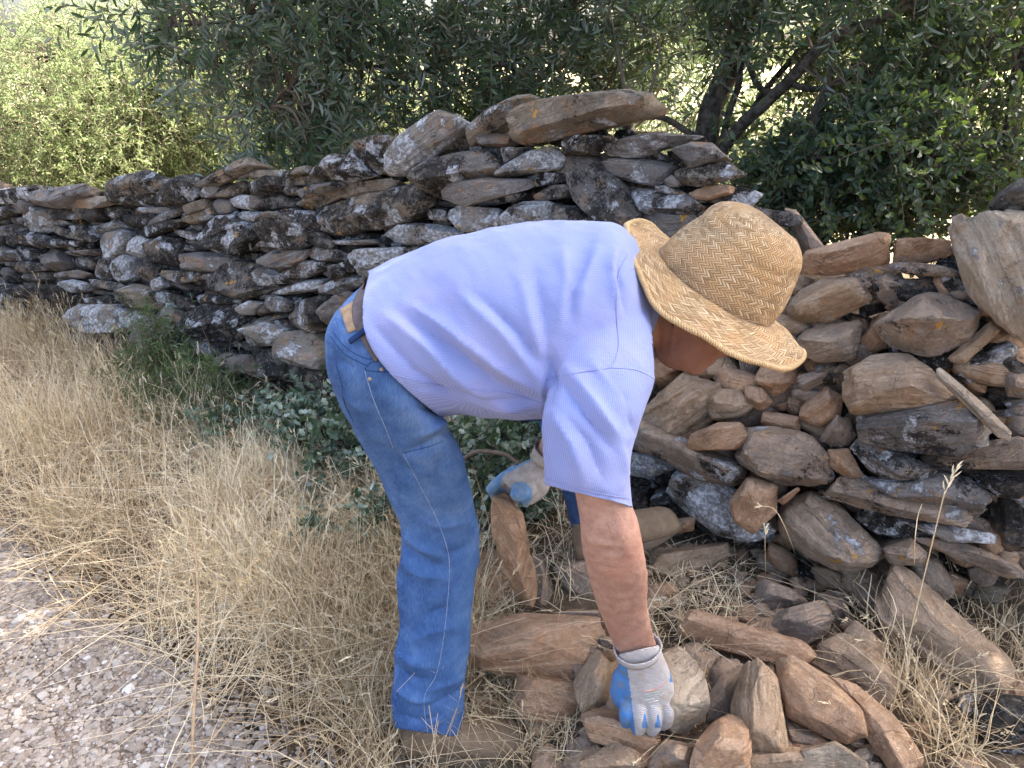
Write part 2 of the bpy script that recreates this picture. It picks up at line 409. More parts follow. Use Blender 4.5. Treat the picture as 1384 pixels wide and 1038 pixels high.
# ---- intact wall: outlines of the stones one can tell apart (region; material; outline)
WALLTXT = """
A wall 20 270 150 245 180 300 110 340 20 330;A grey 180 300 230 255 400 240 415 290 305 330 300 355 190 335;A cop 305 330 420 290 520 300 520 340 350 365
A wall 600 280 700 225 770 280 750 340 620 345;A wall 770 270 840 200 900 215 920 290 880 330 790 345;A wall 920 225 1060 170 1070 230 1000 260 920 260
A cop 1070 170 1150 110 1200 150 1100 210;A grey 935 280 980 235 1020 255 1000 300 940 300;A cop 1010 275 1130 225 1150 250 1130 300 1020 300;A wall 1150 220 1290 200 1330 250 1230 300 1150 280
A cop 1340 190 1384 180 1384 290 1345 280;A grey 60 310 120 300 185 330 170 370 130 385 70 350;A wallw 135 390 180 335 240 400 310 420 240 450 220 470 160 455
A wall 0 350 60 340 100 370 0 400;A grey 40 395 130 390 140 430 60 425;A wall 180 345 290 355 380 370 370 405 260 400;A dark 380 350 480 335 490 400 440 415 380 395
A wall 485 335 600 340 600 390 540 400 490 395;A wall 0 425 120 440 150 465 60 475 0 475;A wall 75 475 150 460 260 500 250 535 180 525 80 515;A cop 240 440 270 430 400 480 400 510 300 480
A wall 320 430 380 430 400 470 440 510 370 480;A wallw 410 460 450 425 570 415 580 440 480 475;A wall 250 510 370 500 360 530 260 535;A grey 320 550 470 540 460 565 330 570
A wall 75 560 130 520 220 560 215 595 100 600;A grey 220 570 280 535 340 600 340 630 270 645 225 620;A grey 345 580 470 575 470 610 440 640 360 625;A wall 0 525 70 550 70 590 0 600
A wall 60 600 120 590 230 610 240 640 110 660 65 640;A wallw 470 520 520 465 590 455 625 500 600 560 560 590 530 580 480 600;A wall 470 600 560 570 580 660 560 690 480 680
A wallw 560 585 600 565 635 590 640 680 600 700 565 660;A wallw 615 520 650 480 690 500 690 575 640 575;A wall 690 500 770 490 790 560 780 610 710 605;A dark 780 480 830 490 860 550 850 620 790 615
A wall 845 520 980 530 985 550 850 550;A wall 680 440 850 400 830 440 700 490;A dark 580 380 690 385 690 430 590 430;A grey 665 350 780 345 770 375 680 378;A grey 700 410 760 370 860 345 860 380 720 425
A cop 870 340 950 305 960 350 900 385;A cop 880 400 920 345 1010 350 1010 385 920 425;A wall 965 480 1000 395 1080 385 1190 430 1200 480 1110 570 1020 550 970 520
A grey 1000 330 1040 300 1095 315 1085 370 1030 380;A wallw 1085 310 1130 290 1240 300 1230 355 1150 360 1090 340;A wallw 1080 360 1180 365 1290 385 1270 415 1150 410 1085 380
A wall 1240 320 1310 285 1384 300 1384 350 1260 360;A wall 1250 470 1290 390 1384 350 1400 440 1384 540 1300 530 1260 500;A grey 820 450 900 460 970 490 960 520 850 480
A grey 850 570 950 555 1080 570 1085 620 1020 650 900 640;A wall 1220 580 1320 545 1384 560 1384 620 1290 635;A wall 1035 680 1090 600 1160 600 1240 625 1310 680 1230 740 1150 775 1080 750 1040 720
A wall 1310 670 1384 620 1384 700 1330 705;A wall 630 640 720 600 760 620 760 680 720 700 640 650;A wallw 710 700 745 670 770 720 730 740;A grey 760 670 870 700 890 735 800 710
A cop 770 640 930 650 920 690 860 700 780 660;A grey 930 655 1040 655 1030 690 940 685;A grey 270 660 360 640 420 655 390 680 270 680;A dark 125 655 250 640 260 690 200 705 130 690
A wallw 270 700 340 685 410 700 400 735 330 745;A wall 410 680 560 700 600 720 590 745 450 720;A grey 455 730 560 745 600 770 470 755;A wall 320 770 420 730 445 750 420 790 340 805
A dark 110 730 150 705 290 720 310 780 240 790 140 760;A wall 420 775 520 755 560 780 540 805 430 795;A cop 570 760 640 710 770 740 790 790 770 820 640 825
A wallw 355 850 380 805 520 805 590 840 585 900 540 930 400 925 365 890;A wall 150 830 210 795 300 800 330 850 300 910 180 905;A wallw 585 880 620 830 700 830 770 900 780 940 700 945 590 930
A wallw 755 880 790 800 830 790 880 850 905 900 870 960 810 950;A dark 890 850 960 800 1100 800 1160 870 1160 940 1050 980 950 960 900 920;A dark 770 740 880 770 900 810 860 830 830 790
A wall 920 760 1050 745 1140 775 1120 800 940 795;A wallw 1120 810 1160 785 1200 800 1180 850 1130 845;A grey 1200 780 1260 750 1384 800 1370 835 1290 835 1220 810;A cop 1190 830 1250 800 1290 840 1200 855
A wall 1150 880 1290 845 1384 850 1330 870 1170 905;A wallw 1165 920 1260 885 1310 890 1340 960 1260 990 1190 1000;A grey 1310 880 1384 870 1384 990 1330 940;A wall 1290 730 1384 705 1384 750 1310 760
A grey 445 965 500 940 600 960 620 985 560 1000 450 990;A wall 250 920 330 880 380 885 380 910 270 945;A grey 300 970 360 930 430 945 440 990 370 1020;A wall 600 940 650 930 680 980 630 980
A wall 630 1010 740 990 860 1000 900 1038 640 1038;A wallw 900 960 960 950 990 1038 890 1038;A wall 0 700 100 740 120 790 0 800;A wall 20 800 140 810 150 880 40 900;A wall -120 300 -20 270 10 330 -20 380 -110 370
B wall 775 500 850 400 1000 380 1100 355 1160 410 1160 470 1000 490 900 530 830 555;B grey 1075 390 1140 340 1280 350 1250 385 1160 430;B grey 870 570 950 500 1100 485 1270 490 1280 540 1150 560 1000 620 960 590 890 580
B wallw 965 590 990 545 1180 540 1270 560 1230 595 1090 620 1000 615;B wallw 920 640 960 610 1150 630 1160 690 1090 740 1000 735 930 680;B wallw 1140 710 1200 640 1270 600 1384 600 1384 700 1250 710 1150 730
B cop 310 640 420 610 560 560 740 520 810 520 820 620 750 680 600 725 480 720 400 750 320 680;B wall 820 625 910 630 915 690 830 680;B wallw 655 750 730 700 850 705 1060 750 1030 780 830 805 700 790
B cop 430 530 480 500 620 490 690 500 650 550 480 570;B cop 255 460 400 375 440 400 420 490 330 490;B wall 430 350 500 335 540 430 570 470 430 510;B cop 165 500 250 470 330 490 340 520 180 530
B grey 225 550 330 510 410 500 400 530 260 585;B cop 245 610 340 530 420 530 400 580 290 640;B cop 160 530 240 535 230 570 165 565;B wallw 70 610 130 560 230 580 240 610 100 635
B wall 70 720 130 640 200 635 250 720 250 810 160 815 100 790;B wall 200 640 270 640 330 720 310 740 240 720;B wall 240 740 340 740 375 790 370 820 300 800;B wallw 370 780 570 770 590 790 500 800 380 800
B grey 255 800 330 800 430 830 430 870 330 875 260 840;B grey 45 860 120 820 250 820 240 870 150 915 60 890;B grey 140 955 240 870 355 885 340 910 200 980 145 975;B wallw 485 850 530 820 690 815 690 870 640 920 520 940
B wall 420 890 480 860 500 920 450 930;B wall 360 900 400 890 430 930 380 970;B wallw 340 1000 430 940 540 940 520 980 420 1030 350 1030;B wallw 110 1020 250 965 350 960 330 1010 150 1035
B wallw 20 1000 30 930 70 895 130 930 130 970 60 1005;B grey 0 640 110 650 100 690 0 690;B wall 700 830 800 800 820 840 740 870 700 880;B cop 0 450 160 450 150 490 0 490;B wall 0 500 150 500 140 560 0 560;B wall 0 570 60 575 70 620 0 630
B cop 180 440 270 430 255 470 170 490
C grey 455 420 560 390 700 405 795 430 780 470 740 525 640 510 540 480 465 470;C wall 285 400 360 370 440 400 460 480 560 520 620 600 650 650 590 740 500 710 370 600 310 480
C grey 560 520 700 540 850 560 930 620 880 660 700 655 640 640;C wallw 0 450 110 370 220 340 280 390 250 440 100 460 0 480;C wall 95 490 140 455 290 470 320 500 230 520 130 530
C wall 150 570 230 520 330 515 330 550 260 585 170 590;C wallw 0 690 60 620 140 595 290 620 310 690 180 710 20 730;C wall 300 620 360 620 480 700 470 720 330 700
C brown 860 570 950 520 1060 520 1060 560 960 590 870 590;C grey 0 350 90 345 60 390 0 420;C grey 760 500 790 470 820 500 810 530 770 525;C wall 640 640 700 655 880 660 900 700 800 760 650 760;C cop 690 530 760 520 850 560 760 560
X wall 395 410 440 400 452 440 410 455 392 435;X wallw 375 450 420 445 440 470 435 500 390 490;X wall 345 470 380 475 392 510 350 512;X wallw 338 443 362 436 386 445 384 462 345 472
X dark 400 500 450 495 470 530 420 540;X wall 420 545 470 540 490 565 430 572;X wall 300 478 340 480 350 505 305 510;X wallw 396 485 408 482 412 505 398 508;X grey 440 420 470 395 480 420 450 440
X wall 0 425 30 415 42 450 5 455;X dark 60 455 100 450 112 470 70 478
"""
# ---- loose coping stones lying on top of the intact wall: things of their own
# region;material;forward offset;front thickness;back thickness;label
COPTXT = """
C cop .05 .13 .26|55 200 100 160 270 120 420 80 590 65 690 90 695 140 650 210 560 230 330 240 230 290 130 340 70 340 60 270|long ochre slab with white lichen lying highest on top of the stone wall
C cop .03 .07 .16|270 320 330 280 520 290 520 320 470 350 440 380 290 380|small knobbly tan stone wedged right under the highest slab of the wall
C grey .02 .07 .2|480 340 590 290 700 270 940 290 900 310 780 330 650 395 490 385|thin arched grey slab on the wall top just right of the highest slab
C grey .04 .06 .2|780 350 880 315 980 320 1040 385 960 415 880 440|grey wedge stone at the right end of the wall top under the arched slab
C cop .02 .08 .25|800 440 900 440 1040 400 1145 470 1100 490 930 530 820 520|pointed flat slab jutting from the right end of the wall above the hat
B wallw .05 .07 .16|645 380 720 270 870 165 960 190 1000 230 930 320 840 400 700 480 650 470|big slanting block white with lichen leaning on the wall top
B cop .03 .07 .16|1020 250 1120 150 1240 90 1350 100 1290 130 1230 200 1180 230 1060 300 1030 350|rough tan block between the white slanting block and the highest slab
B cop .0 .06 .14|505 320 600 280 690 300 660 380 640 460 590 470 530 400|squarish brown block left of the white slanting block on the wall top
B cop -.02 .06 .14|890 370 960 260 1040 220 1020 300 1015 370 900 390|narrow brown stone squeezed between two slanting blocks on the wall top
B grey .03 .05 .12|1065 330 1080 275 1230 285 1220 340 1100 345|small dark brick-shaped stone under the tan block on the wall top
A cop .02 .08 .25|530 250 575 195 690 170 790 215 770 260 700 230 620 270 590 330 530 325|tan block with a pale worn top on the low left stretch of wall
"""
# ---- collapsed stretch and the heap in front of it: every stone is a thing
# reg mat off tf tb | outline | label        (first field W: lies in the collapsed face, H: lies on the heap)
TUMTXT = """
W D pale .10 .14 .3|1010 400 1100 330 1230 290 1384 310 1560 360 1560 900 1384 940 1330 900 1250 830 1150 750 1080 650 1040 520|huge pale boulder at the right edge of the fallen stones
W D dark .06 .10 .25|1215 285 1260 220 1384 130 1500 150 1500 320 1384 345 1250 325|grey sparkling boulder perched on the huge pale boulder
W D brown .03 .08 .2|310 570 330 500 460 450 530 460 640 400 715 410 720 520 700 570 560 610 440 630 320 620|long wavy reddish stone on the broken wall top right of the hat
W D brown .0 .08 .2|740 435 1010 440 1035 540 860 570 770 600 740 600|flat-topped tan block beside the huge pale boulder on the broken top
W D grey -.03 .06 .1|885 590 1040 550 1060 600 960 660 900 665|small grey layered stone under the flat-topped tan block
W D grey .05 .06 .14|975 630 1040 580 1100 640 1160 740 1180 790 1100 760 1000 690|tongue-shaped grey stone tucked against the left side of the huge boulder
W D mixed .04 .07 .15|610 640 720 590 840 640 890 690 740 795 680 740|angular stone with a mottled grey lichen face under the broken top
W D tan .05 .09 .2|245 790 290 700 400 640 560 650 600 620 635 740 570 780 430 850 280 850|wide tan stone with split layers just right of the hat brim
W D greybr -.10 .05 .1|210 290 270 300 410 480 310 540 290 450|upright grey slab standing behind the hat
W D mixed .07 .08 .2|270 930 310 880 570 830 590 870 560 1030 400 1050 290 1000|block with a pinkish speckled face below the wide tan stone
W D mixed .09 .12 .2|660 870 740 800 880 700 1000 715 1180 790 1110 950 920 1010 740 970|heavy brown block with a grey lichened edge beneath the mottled stone
W D brown .03 .07 .14|580 950 680 800 760 800 740 860 690 900 740 970 650 1000|rounded rusty stone left of the heavy brown block
W D tan .10 .025 .05|1015 1020 1220 840 1280 880 1100 1045 1030 1045|straight thin plank of stone leaning below the huge boulder
W D greybr -.05 .04 .1|240 640 380 630 330 700 250 720|small grey stone peeping out behind the hat brim
W E tan .13 .13 .25|760 140 860 80 980 70 1060 130 1130 190 1180 260 1000 300 810 290 770 230|broad tan slab top with a flaking face in the middle of the fallen wall
W E grey .15 .11 .25|810 290 1000 270 1160 210 1230 260 1275 330 1250 380 1150 420 950 400 830 370|dark ledge crusted with white lichen under the broad tan slab
W E pale .20 .02 .03|1078 130 1100 125 1240 240 1335 335 1330 365 1285 350 1200 250 1085 155|long pale stone splinter leaning on the lichen-crusted ledge
W E grey .05 .07 .14|1140 110 1250 50 1340 20 1375 60 1320 130 1200 170 1150 150|lens-shaped layered grey stone below the thin stone plank
W E greybr .06 .03 .12|600 150 770 100 750 140 640 200 620 190|thin grey slab slanting in front of the speckled block
W E brown .07 .06 .12|620 250 700 180 755 220 750 290 680 320 620 300|five-sided brown stone left of the broad tan slab
W E greybr .09 .05 .1|685 370 720 280 780 290 805 350 780 390 720 395|grey egg-shaped stone below the five-sided brown stone
W E brown .12 .04 .1|710 400 780 400 830 490 780 508 750 470 710 450|small cube-like orange stone below the grey egg-shaped stone
W E brown .08 .04 .1|480 320 490 270 610 290 615 340 560 335|small pinkish brick of stone on the loose earth
W E tan .09 .06 .12|280 240 320 190 400 190 450 250 420 290 330 305|rough tan lump resting on the smooth brown slab by the sleeve
W E brown .17 .04 .1|235 390 240 350 330 310 400 310 435 360 400 400 260 400|flat orange-brown stone lying on the two long ledges
W E mixed .13 .09 .25|430 330 520 325 640 350 700 420 720 500 660 530 560 520 460 490 390 430 430 380|leaf-shaped slab with a green tinge and a dark lower rim
W E tan .07 .09 .25|45 290 200 140 340 180 290 250 310 300 240 390 150 350|smooth brown slab sloping up beside the shirt sleeve
W E mixed .14 .07 .3|35 370 50 290 230 390 420 450 420 500 380 530 250 500 130 430|long layered ledge like split timber right of the sleeve
W E wallw .13 .05 .2|165 540 180 480 250 480 390 540 420 620 530 690 420 720 330 690 200 590|slab plastered with white lichen slanting down from behind the boot
W E brown .19 .07 .16|375 580 430 500 530 530 530 620 450 690 380 640|blocky brown stone covered in soil beside the lichen-plastered slab
W E mixed .11 .10 .25|540 600 620 540 700 560 790 640 900 740 850 800 780 820 650 770 560 700|big rounded boulder with white spots at the foot of the fallen wall
W E mixed .14 .05 .3|700 570 760 500 900 560 1100 620 1240 640 1200 670 1000 640 830 610|long straight ledge with two orange lichen spots
W E grey .13 .08 .25|790 400 830 350 1080 470 1070 510 950 510 850 470|sloping grey stone directly below the lichen-crusted ledge
W E grey .11 .07 .3|830 500 1100 480 1200 500 1280 570 1250 610 1100 600 900 560|long rounded grey ledge above the one with orange spots
W E mixed .11 .07 .3|1080 430 1384 370 1480 400 1480 470 1180 465 1080 460|brown ledge running off the right edge below the stone splinter
W E dark .09 .06 .2|1180 480 1384 470 1450 490 1370 570 1290 560|dark hanging stone at the right edge under the brown ledge
W E wall .09 .05 .2|810 640 830 610 960 640 1120 700 1100 715 960 690 870 690|dark thin ledge below the ledge with orange spots
W E wallw .12 .03 .2|960 650 1080 660 1290 700 1280 725 1120 715|narrow slab with a white lichen tip low in the fallen wall
W E greybr .10 .03 .2|1020 710 1200 730 1370 800 1400 840 1200 790|splintery grey ledge lowest at the right above the dry grass
W E brown .01 .07 .14|205 70 290 50 350 60 340 140 300 160 230 160|squared brown stone under the face of the man
W E tan .02 .06 .12|310 150 360 80 410 140 390 150 340 170|wedge of tan stone under the tip of the hat brim
W E brown -.01 .07 .14|100 110 200 70 200 170 150 210 95 200|split brown stone just right of the shirt collar
W E greybr .0 .05 .1|400 60 440 60 480 100 440 180 420 170|narrow upright stone sliver under the hat brim
W E brown .03 .06 .14|460 150 480 100 590 110 600 170 540 220 490 200|crumbly brown stone between the hat tip and the thin grey slab
W E brown .02 .05 .12|510 250 640 200 630 240 560 270|low brown stone half sunk in the loose earth
W E wallw .09 .05 .14|30 410 150 430 190 470 110 495 40 490|stone with a white lichen blotch right beside the sleeve hem
W E grey .09 .04 .12|100 560 160 540 180 590 120 610|small white-spotted stone above the far boot toe
W E wall .07 .04 .12|30 530 90 520 95 610 40 610|small dark stone behind the far boot
W E brown .16 .04 .08|190 640 250 630 250 680 200 690|small brown stone in front of the far boot toe
W E grey .02 .04 .1|1020 90 1060 80 1140 130 1100 140|little grey flake behind the stone splinter
W E dark .0 .05 .1|1290 280 1384 290 1410 340 1330 330|dark stone in the hollow at the right edge
W E grey .02 .05 .1|1310 240 1400 230 1400 280 1330 260|pale-edged stone above the hollow at the right edge
W E brown .19 .02 .04|540 575 600 530 608 540 560 590|flat chip propped between the soil-covered stone and the rounded boulder
W E greybr .04 .06 .14|1350 80 1420 70 1420 140 1355 130|brown stone cut by the right edge beside the lens-shaped stone
W E mixed .13 .06 .16|900 740 1000 710 1050 760 1040 800 930 800|grey pitted stone behind the top of the log-like stone
W X greybr .05 .05 .1|1352 500 1400 495 1400 540 1362 535|small round stone in the gap at the right edge
W E brown .08 .05 .12|420 180 480 190 520 240 480 270 430 240|clod-like stone beside the rough tan lump
W X dark .02 .1 .2|1335 650 1400 640 1400 740 1345 740|black crusted base stone at the right edge of the wall
H F brown .10 .08 .1|25 290 60 250 150 235 330 250 342 290 330 350 280 390 120 380 40 350|large brown block set flat between the jeans and the working arm
H F brown .04 .07 .1|140 400 150 378 270 390 300 440 295 485 240 505 170 495 135 460|brown block directly under the left end of the large flat block
H F tan .06 .07 .1|280 400 340 320 380 360 370 460 300 475 290 440|tan block left of the gloved fist and under the large flat block
H F brown .05 .06 .08|300 480 370 465 430 510 490 530 480 580 400 570 320 540|brown stone right under the gloved fist
H F tan .05 .07 .08|300 600 380 550 450 580 470 625 300 625|pale brown stone at the bottom edge below the gloved fist
H F greybr .02 .05 .08|470 590 500 540 580 560 575 625 465 625|brown block at the bottom edge left of the rough lump
H F brown .09 .07 .1|575 560 640 485 680 480 710 540 712 625 570 625|rough reddish lump at the bottom edge between held rock and upright wedge
H F greybr .04 .05 .08|605 450 640 390 700 355 690 400 670 480 610 500|dull grey slab standing behind the upright wedge
H F tan .11 .07 .1|670 460 700 370 740 348 780 400 805 570 760 575 670 550|tall upright tan wedge in the middle of the heap
H F brown .10 .05 .08|780 350 830 350 900 390 980 470 995 530 950 555 890 530 800 480 780 400|tilted reddish slab leaning right of the upright wedge
H F brown .07 .04 .07|900 390 960 400 1060 480 1145 600 1090 625 1060 625 1000 540 990 500|long narrow stone running down to the bottom edge of the picture
H F tan .05 .06 .1|860 360 900 310 970 255 1040 310 1070 400 1060 470 960 410 900 380|broad peaked tan stone with rusty cracks behind the tilted slab
H F brown .07 .04 .07|545 280 580 220 680 260 830 300 865 330 840 355 760 350 640 320|flat layered slab lying across the top of the heap
H F greybr .05 .06 .1|765 270 790 230 890 205 920 240 900 280 850 315|dark crumbly stone behind the flat layered slab
H F greybr .03 .05 .08|720 200 740 150 830 180 850 210 790 230 730 220|low grey-brown stone sunk in the soil behind the heap
H F mixed .05 .05 .1|950 140 1040 140 1050 250 1030 260 960 190|flat pale face of stone left of the log-like stone
H F tan .10 .07 .1|1035 210 1070 120 1120 150 1360 360 1350 400 1300 435 1230 400 1150 330 1050 290|long log-like stone lying at the right with a dark broken end
H F dark .03 .09 .1|1190 450 1260 435 1384 440 1440 470 1430 570 1300 590 1250 520|black lichened boulder low at the right edge
H F tan .05 .06 .08|470 120 475 80 650 62 655 95 600 120 490 140|straight-edged block with pale scratches in front of the far boot
H F greybr .02 .03 .05|730 90 800 75 835 130 790 150 735 120|flat grey shard with a straight edge on the soil
H F greybr .02 .02 .04|840 120 880 110 880 140 850 155|little grey shard beside the pitted soil
H F greybr .02 .03 .05|880 140 940 140 945 175 890 170|small stone just left of the flat pale face
H F greybr .02 .05 .08|870 200 900 180 950 210 960 250 900 270|dark stone behind the peaked tan stone
H X brown .06 .06 .1|645 750 665 742 690 760 695 820 660 830 640 800|brown stone left of the slab held upright
H X greybr .02 .05 .1|715 750 735 750 750 800 742 822 722 826|dim brown stone right behind the slab held upright
H F tan .04 .05 .08|710 570 840 560 860 625 715 625|low brown stone at the bottom edge right of the reddish lump
H F pale .07 .06 .08|840 568 920 545 1000 600 1005 630 840 630|pale cracked stone at the bottom edge under the tilted slab
H F greybr .01 .04 .07|800 490 900 540 880 570 810 570|shadowed stone under the tilted reddish slab
H F greybr .02 .03 .05|235 230 340 225 345 245 240 250|thin grey slab lying behind the large flat block
H F greybr .02 .03 .05|345 290 380 290 385 325 350 320|small stone between the large flat block and the forearm
H F greybr .02 .05 .09|235 120 300 100 330 130 325 195 260 170|litter-strewn stone between the held slab and the forearm
H F brown .02 .03 .05|470 165 530 155 540 190 480 205|small rusty stone just right of the forearm
H F brown .02 .03 .05|800 70 850 75 855 95 815 95|small orange flake above the grey shard
H F tan .02 .02 .04|810 150 840 150 845 190 825 195|little pale chip standing in the pitted soil
H F greybr .0 .04 .06|560 330 640 330 620 400 590 410|shadowed stone in the hollow right of the held rock
H F brown .02 .05 .07|1085 500 1150 505 1160 540 1100 545|reddish stone half buried in grass right of the narrow stone
H F brown .0 .05 .08|0 540 60 520 110 560 90 620 0 620|low stone in the straw beside the near boot
"""
GR_T = "stones of the collapsed stretch of wall"; GR_H = "loose stones heaped in front of the wall"
def wall_build():
    root = empty('dry_stone_wall', Wl(400, 500)); root.location.z = 0
    tag(root, 'old grey dry-stone wall crusted with white lichen behind the man', 'stone wall')
    items = []
    for ln in WALLTXT.strip().splitlines():
        for it in ln.split(';'):
            f = it.strip().split(' ', 2)
            if len(f) < 3: continue
            items.append((cen(pxs(f[0], f[2])), f))
    items.sort(key=lambda t: -t[0])
    fill = {}
    for k, (ar, f) in enumerate(items):
        q = pxs(f[0], f[2]); rs = np.random.RandomState(k + 11)
        off = .02 + rs.uniform(-.03, .05)
        c = q.mean(0); q = c + (q - c) * 1.11
        poly = np.array([Wl(x, y, off) for x, y in q])
        s = min(np.ptp(poly[:, 2]), .3)
        n = WN + np.array([rs.normal(0, .12), rs.normal(0, .12), rs.normal(.05, .15)])
        V, F, at = rock(poly, n, np.clip(s * .45, .02, .07), .12, 5 if ar > 900 else 4, k * 7 + 3, 1.15, 1., rs.normal(.2, .3), chamfer=(.02, .5), front=2)
        if k < 100: mesh_np('stone', V, F, [M[f[1]]], root, attrs=at, sharp=30)
        else: fill.setdefault(f[1], []).append((V, F, at))
    # courses of smaller stones showing in the joints
    rs = np.random.RandomState(5)
    z = -.05
    while z < 1.5:
        h = rs.uniform(.028, .062); s = -4.2
        while s < 1.45:
            wd = rs.uniform(.07, .24); zz = z + rs.normal(0, .008)
            c = WP0 * [1, 1, 0] + WT * (s + wd / 2)
            top = np.interp(s, TOPS[:, 0], TOPS[:, 1])
            if zz + h < top - .03:
                k = rs.randint(5, 8); a = np.sort(rs.uniform(0, 2 * math.pi, k)); a = (np.arange(k) + rs.uniform(-.3, .3, k)) / k * 2 * math.pi
                ca, sa = np.cos(a), np.sin(a); e = .6
                u = np.sign(ca) * abs(ca) ** e * wd * .56; v = np.sign(sa) * abs(sa) ** e * h * .6
                zc = zz + h / 2; base = c + np.array([0, 0, zc]) + WN * (-.03 + rs.uniform(-.02, .02)) - np.array([WN[0], WN[1], 0]) * (zc - .2) * .152
                poly = base + u[:, None] * (WT + [0, 0, rs.normal(0, .08)]) + v[:, None] * np.array([0, 0, 1.])
                V, F, at = rock(poly, WN + rs.normal(0, .12, 3), h * .4, .1, 3 if s < -2 else 4, rs.randint(1e6), 1.2, 1., .2, chamfer=(.1, .5))
                fill.setdefault(['wall', 'dark', 'grey', 'wall', 'cop', 'dark', 'grey'][rs.randint(7)], []).append((V, F, at))
            s += wd
        z += h
    a = Acc(); mats = sorted(fill)
    for i, m in enumerate(mats):
        for V, F, at in fill[m]: a.add(V, F, i, **at)
    o = a.build('small_stone', [M[m] for m in mats], root); o['kind'] = 'stuff'
    # the rubble heart of the wall, a thick body well behind the faces
    tp = np.array([(s, max(0, t - .2)) for s, t in TOPS]); V = []; n0 = np.array([WN[0], WN[1], 0]); n0 /= np.linalg.norm(n0)
    for dep in (-.13, -.5):
        for zz in (0, 1):
            for s, t in tp:
                zc = t if zz else -.1
                V.append(WP0 * [1, 1, 0] + WT * s + n0 * (dep - (zc - .2) * .152) + [0, 0, zc])
    V = np.array(V); m = len(tp); F = []
    for i in range(m - 1):
        F += [[i, i + 1, m + i + 1, m + i], [2 * m + i + 1, 2 * m + i, 3 * m + i, 3 * m + i + 1], [m + i, m + i + 1, 3 * m + i + 1, 3 * m + i]]
    F += [[0, m, 3 * m, 2 * m], [m - 1, 3 * m - 1, 4 * m - 1, 2 * m - 1]]
    mesh_np('core', V, np.array(F), [M['core']], root, smooth=False)
# top line of the wall and of the broken bank: along-wall coordinate s, height
def _top(px, py):
    p = Wl(px, py, 0); return ((p - WP0) @ WT, p[2])
TOPS = np.array([(-4.6, .93)] + [_top(x, y) for x, y in ((5, 262), (150, 252), (240, 240), (330, 238), (400, 236), (480, 214), (540, 190), (620, 165), (700, 150), (790, 140), (880, 170), (950, 205), (1005, 240), (1035, 330), (1100, 372), (1400, 372))])
wall_build()
copn = 0
for k, ln in enumerate(COPTXT.strip().splitlines()):
    h, o, lab = ln.split('|'); reg, mat, off, tf, tb = h.split()
    q = pxs(reg, o); c = q.mean(0); q = c + (q - c) * 1.02
    poly = np.array([Wl(x, y, float(off)) for x, y in q]); rs = np.random.RandomState(k)
    V, F, at = rock(poly, WN + [0, 0, .15 * rs.rand()], float(tf), float(tb), 5, 900 + k, 1., 1., .25, chamfer=(.1, .6))
    tag(mesh_np('coping_stone', V, F, [M[mat]], attrs=at, sharp=30), lab, 'stone', 'loose stones on top of the old wall')
for k, ln in enumerate(TUMTXT.strip().splitlines()):
    h, o, lab = ln.split('|'); typ, reg, mat, off, tf, tb = h.split()
    q = pxs(reg, o); ar = cen(q); c = q.mean(0); q = c + (q - c) * (1.07 if typ == 'W' else 1.09); rs = np.random.RandomState(k + 50)
    if typ == 'W': 
        poly = np.array([Wl(x, y, float(off)) for x, y in q]); n = WN + np.array([0, 0, rs.uniform(.1, .5)]) + rs.normal(0, .08, 3)
    else:
        p = G(*c, float(off) * .75); vd = CP - p; d = (p - CP) @ FW
        # plane through p, tilted between facing up and facing the onlooker
        n = vd / np.linalg.norm(vd) + [0, 0, .55]; n /= np.linalg.norm(n)
        poly = np.array([CP + ray(x, y) * (((p - CP) @ n) / (ray(x, y) @ n)) for x, y in q]); n = n + rs.normal(0, .07, 3)
    V, F, at = rock(poly, n, float(tf), float(tb), 6 if ar > 9000 else 5, 300 + k, .9, 1.1, rs.normal(.35, .25), front=3, chamfer=(.15, 1.0))
    nm = 'fallen_stone' if typ == 'W' else 'loose_stone'
    tag(mesh_np(nm, V, F, [M[mat]], attrs=at, sharp=30), lab, 'stone', GR_T if typ == 'W' else GR_H)
# ---- earth and broken fill behind the tumbled stones
def bank():
    a = []; S = np.linspace(.3, 2.6, 120); Z = np.linspace(-.15, 1.12, 80)
    g = np.array([[s, z] for z in Z for s in S]); n0 = np.array([WN[0], WN[1], 0]); n0 /= np.linalg.norm(n0)
    px = np.interp(g[:, 0], [.3, .9, 1.1, 1.5, 2.6], [1.12, 1.12, 1.0, .98, 1.0]) / 1.12
    z = np.minimum(g[:, 1] * px, .93 - .1 * sst(.9, 1.2, g[:, 0]))
    off = -.09 - (z - .2) * .152
    p = WP0 * [1, 1, 0] + g[:, :1] * WT + n0 * off[:, None] + np.stack([z * 0, z * 0, z], 1)
    p = p + n0 * (.05 * fbm(p * 7, 4, 3))[:, None]
    q = p - n0 * .5
    V = np.concatenate([p, q[-120:]]); n = 120
    i, j = np.meshgrid(np.arange(79), np.arange(119), indexing='ij'); i = i.ravel(); j = j.ravel()
    F = np.stack([i * n + j, i * n + j + 1, (i + 1) * n + j + 1, (i + 1) * n + j], 1)
    b = 79 * n; c = 80 * n; j = np.arange(119)
    F = np.concatenate([F, np.stack([b + j, b + j + 1, c + j + 1, c + j], 1)])
    tag(mesh_np('earth_bank', V, F, [M['soil']]), kind='structure')
bank()
